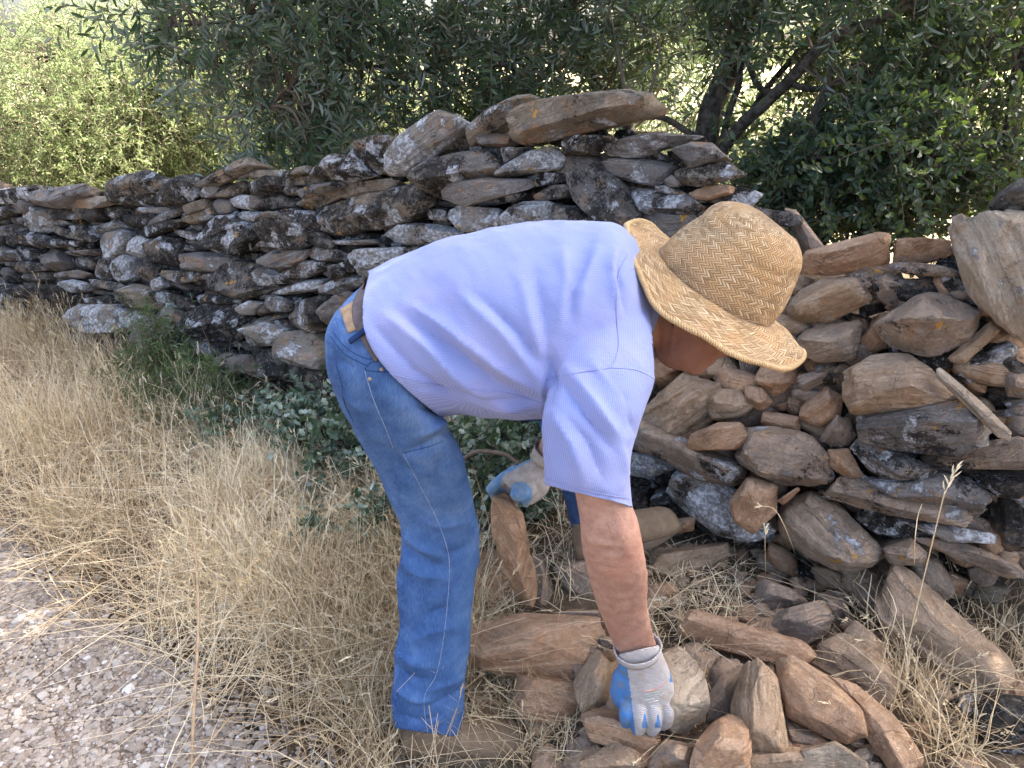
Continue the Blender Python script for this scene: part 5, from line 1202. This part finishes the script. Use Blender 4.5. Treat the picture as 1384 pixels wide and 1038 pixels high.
V = folds(V, F, [(-.014, 6, (542, 735, 560, 752, 585, 765, 605, 766)), (.012, 8, (546, 722, 570, 740, 600, 752)), (.011, 9, (541, 758, 565, 775, 600, 780)), (-.007, 6, (640, 735, 620, 748, 600, 752)), (.006, 7, (560, 700, 600, 712, 640, 705)),
                 (-.010, 6, (532, 895, 550, 915, 575, 918)), (.010, 7, (536, 880, 555, 893, 585, 900)), (.010, 7, (533, 930, 560, 945, 590, 948)), (-.008, 6, (628, 930, 605, 945, 580, 955)), (.008, 6, (628, 915, 600, 925, 575, 935)), (-.008, 5, (540, 965, 570, 975, 600, 968)),
                 (-.008, 6, (560, 850, 580, 830, 610, 820)), (.007, 8, (555, 870, 580, 855, 620, 845)),
                 (-.012, 6, (628, 570, 600, 590, 570, 606, 545, 612)), (.010, 7, (622, 556, 595, 575, 565, 590)), (-.008, 6, (615, 545, 590, 552, 560, 548)), (-.006, 6, (448, 470, 462, 490, 480, 500)), (.006, 7, (455, 520, 480, 545, 500, 560)),
                 (-.006, 6, (520, 600, 540, 625, 555, 650)), (.006, 7, (535, 600, 555, 625, 575, 655)), (-.005, 5, (600, 610, 590, 640, 600, 670))])
N = vnormals(V, F); V = V + N * (.0034 * fbm(V * np.array([10, 10, 14]), 3, 16) + .001 * vnoise(V * 45, 13))[:, None]
q = project(V)
keep = np.ones(len(V), bool)
for pa, pb, da, up in (((531, 984), (626, 997), 1.77, (580, 900)), ((774, 720), (840, 733), 2.05, (790, 640))):
    a0 = P(*pa, da); nn = np.cross(P(*pb, da) - a0, a0 - CP); nn /= np.linalg.norm(nn)
    if (P(*up, da) - a0) @ nn < 0: nn = -nn
    dd = (V - a0) @ nn; near = (np.abs(q[:, 0] - (pa[0] + pb[0]) / 2) < 75) & (q[:, 1] > up[1])
    s2 = near & (dd <= 0) & (dd > -.0075); V[s2] -= nn * dd[s2][:, None]; keep &= ~(near & (dd <= -.0075))
q = project(V)
fade_shade = .43 + .12 * fbm(V * np.array([14, 14, 5]), 3, 44) + .13 * 1.6 * np.exp(-(((q[:, 0] - 570) / 60) ** 2 + ((q[:, 1] - 560) / 60) ** 2)) + .15 * np.exp(-(((q[:, 0] - 615) / 30) ** 2 + ((q[:, 1] - 700) / 60) ** 2)) - .08 * sst(560, 530, q[:, 0]) * (q[:, 1] > 740) + .06 * (q[:, 1] < 480)
fade_shade -= .25 * (q[:, 2] > 1.75) * (q[:, 0] > 670)  # far leg's shade put into the denim colour as a darker tone
leg = sst(520, 700, q[:, 1]); along = V @ nrmz(P(585, 980, 1.76) - P(545, 480, 1.46))
cl = np.stack([V @ nrmz(np.cross(P(585, 980, 1.76) - P(545, 480, 1.46), FW)) + .6 * (V @ FW), along, V @ FW], 1)
VJ, FJ, used = cut(V, F, keep); jeans = solid('jeans', VJ, FJ, [M['denim']], man, .003, {'cl': cl[used], 'fade_shade': fade_shade[used]})
bJ = surf((VJ, FJ))
cords('side_seam', bJ, [(.0010, (493, 500, 505, 540, 522, 580, 532, 606)), (.0010, (545, 612, 570, 660, 590, 700, 605, 745, 607, 780, 601, 850, 590, 910, 573, 945, 580, 1000))], M['seam'], jeans)
cords('pocket_seam', bJ, [(.0009, (493, 500, 520, 503, 560, 500)), (.0009, (493, 500, 500, 490, 512, 488)), (.0010, (447, 455, 465, 478, 487, 490, 497, 495)), (.0008, (450, 448, 468, 470, 490, 483, 503, 486)), (.0011, (455, 494, 462, 520, 466, 545, 478, 570)), (.0007, (545, 612, 590, 600, 628, 577)), (.0008, (534, 984, 560, 994, 600, 996, 625, 987))], M['seamd'], jeans)
a = Acc()
for x, y in ((500, 512), (516, 499)):
    d = ray(x, y); h = bJ.ray_cast(Vector(CP), Vector(d).normalized())
    if h[0]: ev, ef = ell(np.array(h[0]), np.eye(3), (.004, .004, .004), 2); a.add(ev, ef[0], 0)
if a.V: a.build('rivet', [M['brass']], jeans)
def ribbon(name, bvh, poly, mat, parent, lift=.003, n=14, m=8, thick=.002):
    """patch laid on the surface inside a picture quad (4 corners)"""
    c = np.array(poly, float).reshape(4, 2); G_ = []
    for i in range(n):
        for j in range(m):
            u, v = i / (n - 1), j / (m - 1); p = c[0] * (1 - u) * (1 - v) + c[1] * u * (1 - v) + c[2] * u * v + c[3] * (1 - u) * v
            d = ray(*p); d = d / np.linalg.norm(d); h = bvh.ray_cast(Vector(CP), Vector(d))
            G_.append(np.array(h[0]) - d * lift if h[0] else CP + d * 1.5)
    V = np.array(G_); F = np.array([[i * m + j, i * m + j + 1, (i + 1) * m + j + 1, (i + 1) * m + j] for i in range(n - 1) for j in range(m - 1)])
    return solid(name, V, [F], [mat], parent, thick)
ribbon('leather_patch', bJ, (459, 418, 478, 406, 492, 441, 470, 450), M['patch'], jeans)
# belt: a strap following the waist, behind the shirt hem
def beltstrip():
    n = 46; V = []
    cpts = catmull(np.array([(507, 374, 6), (493, 391, 7), (484, 412, 8), (485, 432, 8), (492, 450, 8), (504, 472, 7), (512, 486, 6)], float), 7)
    for i, (x, y, hw) in enumerate(cpts):
        t = cpts[min(i + 1, len(cpts) - 1)] - cpts[max(i - 1, 0)]; nn = np.array([-t[1], t[0]]) / np.hypot(t[0], t[1])
        for s_ in (-1, -.4, .4, 1):
            d = ray(x + nn[0] * hw * s_, y + nn[1] * hw * s_); d = d / np.linalg.norm(d); h = bJ.ray_cast(Vector(CP), Vector(d)); hs = bS.ray_cast(Vector(CP), Vector(d))
            pt = np.array(h[0]) - d * .006 if h[0] else (np.array(hs[0]) + d * .01 if hs[0] else V[-4] if len(V) > 4 else CP + d * 1.45); V.append(pt)
    V = np.array(V); n = len(cpts); V = V.reshape(n, 4, 3)
    for _ in range(3): V[1:-1] = (V[:-2] + 2 * V[1:-1] + V[2:]) / 4
    V = V.reshape(-1, 3); F = np.array([[i * 4 + j, i * 4 + j + 1, (i + 1) * 4 + j + 1, (i + 1) * 4 + j] for i in range(n - 1) for j in range(3)])
    return solid('belt', V, [F], [M['leather']], man, .003)
belt = beltstrip()
ribbon('belt_loop', bJ, (470, 459, 494, 440, 497, 446, 473, 465), M['denim'], jeans, lift=.012, n=8, m=3, thick=.004)
# ---- boots
def boot(heel, toe, ankle, h=.10, w_=.048):
    heel, toe, ankle = map(np.array, (heel, toe, ankle)); f = nrmz(toe - heel); L = np.linalg.norm(toe - heel); up = np.array([0, 0, 1.]); up = nrmz(up - f * (up @ f)); s = np.cross(f, up)
    def sec(t, hh, ww, base=0.): return [*(heel + f * t * L + up * (base + hh / 2)), *(up * hh / 2), ww]
    K = np.array([sec(.0, .07, .03), sec(.08, .11, .038), sec(.25, .125, .042), sec(.42, .10, .045), sec(.6, .084, .050), sec(.78, .074, .052), sec(.9, .068, .047), sec(.97, .054, .036), sec(1., .034, .022)])
    q = catmull(K, 5); c = q[:, :3]; u = q[:, 3:6]; r = q[:, 6]; a = np.arange(28) / 28 * 2 * math.pi
    V = (c[:, None] + np.cos(a)[None, :, None] * u[:, None] + (np.sin(a)[None, :, None] * r[:, None, None]) * s).reshape(-1, 3); m = len(c)
    F = np.array([[i * 28 + j, i * 28 + (j + 1) % 28, (i + 1) * 28 + (j + 1) % 28, (i + 1) * 28 + j] for i in range(m - 1) for j in range(28)])
    V = np.concatenate([V, c[:1], c[-1:]]); cap = np.array([[(j + 1) % 28, j, m * 28] for j in range(28)] + [[(m - 1) * 28 + j, (m - 1) * 28 + (j + 1) % 28, m * 28 + 1] for j in range(28)])
    sh = [tube(np.array([heel + f * L * .22 + up * .05, ankle]), [.05, .052], 20)]; sh = [(sh[0][0], [sh[0][1]])]
    tb, tf_ = tube(np.array([heel + f * L * .22 + up * .03, heel + f * L * .2 + up * .09, ankle]), [.045, .050, .050], 20); n = 20
    capt = np.array([[(j + 1) % n, j, 3 * n] for j in range(n)] + [[2 * n + j, 2 * n + (j + 1) % n, 3 * n + 1] for j in range(n)]); tb = np.concatenate([tb, [heel + f * L * .22 + up * .03, ankle]])
    V1, F1 = unite([(V, [F, cap]), (tb, [tf_, capt])], .005, 5)
    lp = (V1 - heel) @ np.array([f, s, up]).T; N = vnormals(V1, F1)
    V1 = V1 + N * (-.004 * np.exp(-((lp[:, 0] / L - .45) / .02) ** 2) - .004 * np.exp(-((lp[:, 0] / L - .55) / .02) ** 2) + .0015 * fbm(V1 * 30, 3, 4))[:, None]
    b = mesh_np('boot', V1, F1, [M['suede']], man)
    # sole with a welt
    k = 40; th = np.arange(k) / k * 2 * math.pi; x = np.cos(th); wv = np.sin(th); tt = (x + 1) / 2; wid = np.interp(tt, [0, .1, .35, .7, .92, 1], [.6, .82, .78, 1.08, .8, .6]); V = []
    for z, g in ((-.004, 1.), (.002, 1.06), (.016, 1.07), (.019, 1.0)):
        V.append(heel + f * (L * .5 + x[:, None] * (L * .5 + .004) * g) + s * (wv * wid * .046 * g)[:, None] + up * z)
    V = np.concatenate(V); F = [[i * k + j, i * k + (j + 1) % k, (i + 1) * k + (j + 1) % k, (i + 1) * k + j] for i in range(3) for j in range(k)]
    V = np.concatenate([V, [V[:k].mean(0)], [V[3 * k:4 * k].mean(0)]]); T = [[(j + 1) % k, j, 4 * k] for j in range(k)] + [[3 * k + j, 3 * k + (j + 1) % k, 4 * k + 1] for j in range(k)]
    mesh_np('sole', V, [np.array(F), np.array(T)], [M['sole']], b, smooth=False)
gh = P(546, 1022, 1.79); gh[2] = .02; gt = P(668, 1030, 1.80); gt[2] = .02; gt = gh + nrmz(gt - gh) * .285
boot(gh, gt, P(580, 975, 1.775))
fh = P(780, 754, 2.05); ft = P(915, 714, 2.06); boot(fh, fh + nrmz(ft - fh) * .285, P(808, 705, 2.04))
# ---- straw hat
def hat():
    rows = []; th = np.arange(120) / 120 * 2 * math.pi      # th=0 front, pi back, pi/2 towards the onlooker
    bc = P(964, 392, 1.40); U_ = idir(.53, -.85, .56); F_ = idir(.86, .53, .04); F_ = nrmz(F_ - U_ * (F_ @ U_)); S_ = np.cross(U_, F_); S_ = -S_ if S_ @ FW > 0 else S_
    def P3(r_f, r_s, u, sF=0., sS=0.): return bc + F_ * (np.cos(th) * r_f + sF)[:, None] + S_ * (np.sin(th) * r_s + sS)[:, None] + U_ * u[:, None]
    o = np.ones(120); s = 0.; L = []
    crown = [(0.0, .002), (.15, .014), (.3, .03), (.5, .055), (.7, .08), (.85, .1), (.95, .112), (1., .118)]
    for k in np.linspace(0, 1, 26):              # brim from edge to crown
        rf = .196 + (.118 - .196) * k; rsd = .176 + (.095 - .176) * k; e = 1 - k
        drop = -.030 * e ** 1.4 * np.abs(np.sin(th)) ** 2 + .016 * e ** 2.2 * (np.cos(th) < 0) * np.cos(th) ** 2 - .012 * e * (np.cos(th) > 0) * np.cos(th) ** 2 
        drop = drop + .010 * e ** 2 * np.exp(-((th - 4.1) / .6) ** 2) + .004 * e * np.sin(th * 5 + 1) + .003 * e * np.sin(th * 9)
        L.append(P3(rf + .004 * e * np.sin(th * 4), rsd + 0 * th, drop + .006 * k))
    for t in np.linspace(0, 1, 26)[1:]:
        rf = .118 - .022 * t ** 1.2; rsd = .095 - .014 * t ** 1.2; bul = .004 * np.sin(t * 3.1)
        L.append(P3(rf + bul + .0025 * np.sin(th * 3 + 2) * t, rsd + bul + .002 * np.sin(th * 4) * t, .006 + .092 * t + .004 * np.sin(th * 2 + .5) * t, sF=.004 * t))
    for t in np.linspace(0, 1, 22)[1:]:
        aa = t * math.pi / 2; kk = max(math.cos(aa) ** .72, .004); L.append(P3(.096 * kk * o, .081 * kk * o, .098 + .004 * np.sin(th * 2 + .5) * kk + .054 * math.sin(aa) + 0 * th, sF=.004))
    V = np.array(L); m = len(V)
    seg = np.linalg.norm(np.diff(V, axis=0), axis=2).mean(1); s_ = np.concatenate([[0], np.cumsum(seg)])
    ang = np.repeat(th[None], m, 0); rad = np.repeat(s_[:, None], 120, 1)
    N_ = nrmz(np.cross(np.roll(V, -1, 1) - np.roll(V, 1, 1), np.gradient(V, axis=0)))
    rnd = .0016 * fbm(V.reshape(-1, 3) * 30, 3, 2).reshape(m, 120); V = V + N_ * rnd[..., None]
    F = np.array([[i * 120 + j, i * 120 + (j + 1) % 120, (i + 1) * 120 + (j + 1) % 120, (i + 1) * 120 + j] for i in range(m - 1) for j in range(120)])
    # weave coordinates: arc length round the hat (x) and along the profile (y); cos/sin kept to hide the seam
    rr = np.linalg.norm(V - V.mean(1)[:, None], axis=2).mean(1); arc = ang * .12
    w3 = np.stack([arc, rad, rad * 0], 2)
    isb = (np.arange(m) < 26).astype(float)[:, None].repeat(120, 1)
    Vf = V.reshape(-1, 3)
    o_ = solid('straw_hat', Vf, [F], [hat_mat()], man, .0028, {'cl': w3.reshape(-1, 3), 'cx': np.cos(ang).ravel(), 'tp': (rad > s_[50]).astype(float).ravel(), 'crown_ring': (np.exp(-((np.arange(m)[:, None] - 27) / 4.) ** 2) * (1 + 0 * ang)).ravel()})
    # plaited edging round the brim, double on the front
    a = Acc()
    for kk, (off, r) in enumerate(((0, .0034), (4, .0022))):
        p = V[off] + N_[off] * 0.0; p = np.concatenate([p, p[:1]]); W = tube(p, r, 8); a.add(W[0], W[1], 0)
    # plait strands
    p0 = V[0]; tw = np.arange(960) / 960 * 2 * math.pi; pi_ = np.stack([np.interp(tw, np.append(th, 2 * math.pi), np.append(p0[:, c], p0[0, c])) for c in range(3)], 1)
    T = nrmz(np.roll(pi_, -1, 0) - np.roll(pi_, 1, 0)); A_ = nrmz(np.cross(T, HU)); B_ = np.cross(T, A_)
    for ph in (0, 2.1, 4.2):
        f_ = tw * 85 + ph; pp = pi_ + A_ * (np.cos(f_) * .0036)[:, None] + B_ * (np.sin(f_) * .0036)[:, None]; W = tube(np.concatenate([pp, pp[:1]]), .0017, 5); a.add(W[0], W[1], 0)
    a.build('brim_edging', [M['strawedge']], o_)
    # loose straw ends
    rs = np.random.RandomState(4); b = Acc()
    for k in range(60):
        j = rs.randint(120); p = V[rs.choice([0, 0, 0, 27, 35, 45])][j]; d = nrmz(rs.normal(0, 1, 3)) * rs.uniform(.003, .012); W = tube(np.array([p, p + d * .5 + rs.normal(0, .001, 3), p + d]), .0005, 4); b.add(W[0], W[1], 0)
    b.build('loose_straw', [M['strawedge']], o_)
def hat_mat():
    m = Mt('woven_straw', .6, .35); s = m.n("ShaderNodeSeparateXYZ", i_0=m.attr('cl', 1)); x, y = s.outputs[0], s.outputs[1]; pos = m.geo().outputs['Position']; crown_ring = m.attr('crown_ring', 2)
    jt = m.math('MULTIPLY', m.math('SUBTRACT', m.noise(pos, 60, 2), .5), .003); y = m.math('ADD', y, jt); x = m.math('ADD', x, jt)
    bw = .0150                                    # width of one braid
    f = m.math('FRACT', m.math('DIVIDE', y, bw)); tri = m.math('ABSOLUTE', m.math('SUBTRACT', f, .5))
    u = m.math('ADD', x, m.math('MULTIPLY', tri, bw * 1.6)); cell = m.math('FRACT', m.math('DIVIDE', u, .0082)); 
    strand = m.math('SINE', m.math('MULTIPLY', cell, math.pi))          # rounded strand
    cid = m.math('FLOOR', m.math('DIVIDE', u, .0082)); bid = m.math('FLOOR', m.math('DIVIDE', y, bw / 2))
    wn = m.n("ShaderNodeTexWhiteNoise", i_Vector=m.n("ShaderNodeCombineXYZ", i_X=cid, i_Y=bid).outputs[0]).outputs[0]
    c = m.ramp(wn, [(0, (.25, .155, .07)), (.35, (.36, .24, .12)), (.8, (.49, .35, .195)), (1, (.60, .46, .28))])
    c = m.mix(m.math('MULTIPLY', m.rng(m.noise(pos, 14, 3), .45, .62), .5), c, (.52, .31, .13))
    gap = m.rng(strand, .55, .15); edge = m.rng(tri, .04, .0, 0, .6)
    hole = m.rng(m.math('MULTIPLY', wn, m.noise(pos, 25, 2)), .27, .36); dk = m.math('MAXIMUM', m.math('MULTIPLY', gap, m.math('ADD', .38, m.math('MULTIPLY', hole, .6))), m.math('MULTIPLY', edge, .5))
    c = m.mix(m.math('MULTIPLY', dk, .85), c, (.10, .055, .025))
    c = m.mix(m.math('MULTIPLY', m.math('MULTIPLY', crown_ring, m.rng(m.noise(pos, 40, 4), .3, .6)), .35), c, (.22, .15, .10))  # darker mottled ring where the crown meets the brim
    m.col(c); m.nrm(m.bump(m.math('ADD', strand, m.math('MULTIPLY', edge, -1.)), .9, .0016)); return m.m
M['strawedge'] = simple('straw_edging', (.56, .42, .23), .6, .3, 200, (.48, .32, .15))
hat()
# ---- gloved hands: palm, five fingers each, cuff
def chain(pts, rad, n=14):
    q = catmull(np.concatenate([np.array(pts, float), np.array(rad, float)[:, None]], 1), 5); V, F = tube(q[:, :3], q[:, 3], n); m = len(q)
    V = np.concatenate([V, q[:1, :3] - (q[1, :3] - q[0, :3]) * .5, q[-1:, :3] + nrmz(q[-1, :3] - q[-2, :3]) * q[-1, 3] * .7]); k = np.arange(n)
    cap = np.concatenate([np.stack([(k + 1) % n, k, 0 * k + m * n], 1), np.stack([(m - 1) * n + k, (m - 1) * n + (k + 1) % n, 0 * k + m * n + 1], 1)]); return V, [F, cap]
def glove(wrist, sizes, palm, fingers, thumb, bluef, knit, latex, cuffpx, along, dc, rc):
    sh = [oloft(palm, 4, 24, 2.3)] + [chain([P(*p[:3]) for p in f], [p[3] for p in f]) for f in fingers] + [chain([P(*p[:3]) for p in thumb], [p[3] for p in thumb])]
    V, F = unite(sh, .0026, 3); N = vnormals(V, F); V = V + N * (.0009 * fbm(V * 60, 3, 5))[:, None]
    q = project(V); quad = F[0]; cq = q[quad].mean(1); blue = bluef(cq[:, 0], cq[:, 1], cq[:, 2]); mi = blue.astype(int)
    if len(F) > 1: cq = q[F[1]].mean(1); mi = np.concatenate([mi, bluef(cq[:, 0], cq[:, 1], cq[:, 2]).astype(int)])
    t = nrmz(along); g = mesh_np('glove', V, F, [knit, latex], man, mi=mi, attrs={'cl': np.stack([V @ RT, V @ t, V @ FW], 1)})
    return g, (V, F)
k = 1.0
palm = [(836, 884, 890, 872, 1.50, .034), (835, 900, 898, 890, 1.515, .034), (838, 920, 907, 912, 1.535, .034), (840, 940, 911, 935, 1.55, .034), (843, 958, 908, 955, 1.565, .032), (850, 968, 902, 966, 1.58, .026)]
fing = [[(899, 946, 1.55, .0135), (903, 962, 1.55, .0138), (900, 976, 1.57, .013), (893, 980, 1.60, .012)], [(882, 950, 1.545, .0145), (885, 970, 1.545, .0148), (883, 985, 1.565, .014), (877, 986, 1.60, .0125)],
        [(864, 950, 1.545, .0145), (865, 971, 1.545, .0148), (863, 985, 1.565, .014), (860, 984, 1.60, .0125)], [(848, 946, 1.55, .0135), (846, 963, 1.55, .0138), (846, 975, 1.57, .013), (847, 974, 1.60, .0115)]]
thumb = [(846, 905, 1.53, .017), (838, 922, 1.545, .0185), (836, 938, 1.565, .0175), (842, 950, 1.59, .0145)]
def bf(x, y, d):
    e = x - (848 + (y - 900) * .12); side = (e < 0) & (y > 897); w_ = (y - 962) * .2; tips = (y > 962) & (y < 984) & ((np.abs(x - 889.5) < w_) | (np.abs(x - 871.5) < w_) | (np.abs(x - 853.5) < w_)); return side | tips | (d > 1.585) | ((x > 905) & (y < 922) & (d > 1.52))
gl, VFg = glove(None, None, palm, fing, thumb, bf, M['knit'], M['latex'], None, P(862, 930, 1.53) - P(862, 880, 1.5), 0, 0)
cuffc = P(862, 882, 1.51); V, F = band(cuffc, P(858, 850, 1.475) - P(865, 905, 1.54), .0415, .036, .018, .003, t=.003, x=RT, seed=1, jit=.0008)
mesh_np('cuff', V, F, [M['knit']], gl, attrs={'cl': np.stack([V @ RT, V @ UP, V @ FW], 1)})
bG = surf(VFg); M['print'] = simple('red_print', (.60, .22, .16), .8, .2, 250, (.5, .4, .36)); M['printg'] = simple('green_print', (.25, .45, .30), .8, .2, 250, (.5, .48, .46)); M['printw'] = simple('pale_print', (.68, .66, .52), .8, .2, 250, (.5, .48, .46))
cords('print_stripe', bG, [(.0013, (869, 934, 880, 933, 890, 929, 902, 920))], M['print'], gl)
cords('print_mark', bG, [(.0010, (871, 939, 877, 938)), (.0010, (884, 936, 890, 934)), (.0008, (873, 942, 882, 940, 890, 938))], M['printg'], gl)
cords('print_text', bG, [(.0008, (872, 946, 884, 944)), (.0008, (876, 950, 890, 946)), (.0008, (880, 955, 888, 953)), (.0008, (892, 940, 898, 936))], M['printw'], gl)
palm = [(722, 618, 752, 640, 1.87, .033), (708, 624, 745, 655, 1.88, .035), (697, 630, 738, 668, 1.885, .036), (686, 640, 722, 680, 1.89, .034), (679, 647, 708, 684, 1.895, .028)]
fing = [[(700, 634, 1.90, .015), (684, 644, 1.905, .0155), (670, 655, 1.91, .0145), (662, 663, 1.925, .012)], [(690, 645, 1.92, .015), (676, 655, 1.935, .015), (668, 664, 1.95, .0135), (672, 676, 1.965, .012)],
        [(695, 655, 1.93, .015), (680, 668, 1.95, .015), (676, 680, 1.965, .0135), (682, 692, 1.975, .012)], [(705, 660, 1.93, .014), (695, 676, 1.955, .014), (692, 690, 1.97, .0125), (696, 700, 1.98, .011)]]
thumb = [(722, 655, 1.87, .019), (712, 664, 1.86, .0205), (703, 668, 1.86, .020), (694, 668, 1.865, .016)]
def bf2(x, y, d): return ((y < 640 + (700 - x) * .55 - 8) & (x < 722)) | (x < 678) | ((np.hypot(x - 703, y - 668) < 17) & (d < 1.885)) | (d > 1.925)
gl2, VF2 = glove(None, None, palm, fing, thumb, bf2, M['knit2'], M['latex2'], None, P(700, 650, 1.88) - P(735, 620, 1.86), 0, 0)
V, F = band(P(735, 622, 1.862), P(748, 600, 1.83) - P(722, 640, 1.88), .034, .032, .03, .004, t=.003, x=RT, seed=2, jit=.001); mesh_np('cuff', V, F, [M['knit2']], gl2)
# ---- the stones he holds
def held(name, px, d0, d1, tf, tb, mat, lab, seed, tilt=.3):
    px = np.array(px, float).reshape(-1, 2); y0, y1 = px[:, 1].min(), px[:, 1].max()
    poly = np.array([P(x, y, d0 + (d1 - d0) * (y - y0) / (y1 - y0)) for x, y in px]); a, b = P(px[:, 0].mean(), y0, d0), P(px[:, 0].mean(), y1, d1)
    n = -np.cross(b - a, RT); n = n if n @ FW < 0 else -n
    V, F, at = rock(poly, n, tf, tb, 6, seed, 1., 1.2, tilt, front=4, chamfer=(.3, 1.1)); tag(mesh_np(name, V, F, [M[mat]], attrs=at, sharp=30), lab, 'stone', None)
held('held_slab', (664, 674, 682, 664, 704, 686, 720, 740, 733, 800, 730, 832, 700, 830, 684, 785, 664, 725), 1.90, 2.0, .022, .03, 'brown', 'upright reddish slab with raw edge held from above by the far glove', 501, 1.3)
held('held_rock', (850, 900, 895, 886, 930, 884, 955, 915, 962, 970, 944, 1014, 915, 1006, 890, 966, 862, 935), 1.55, 1.56, .02, .08, 'pale', 'grey striped oblong rock gripped by the near glove', 502, 1.0)
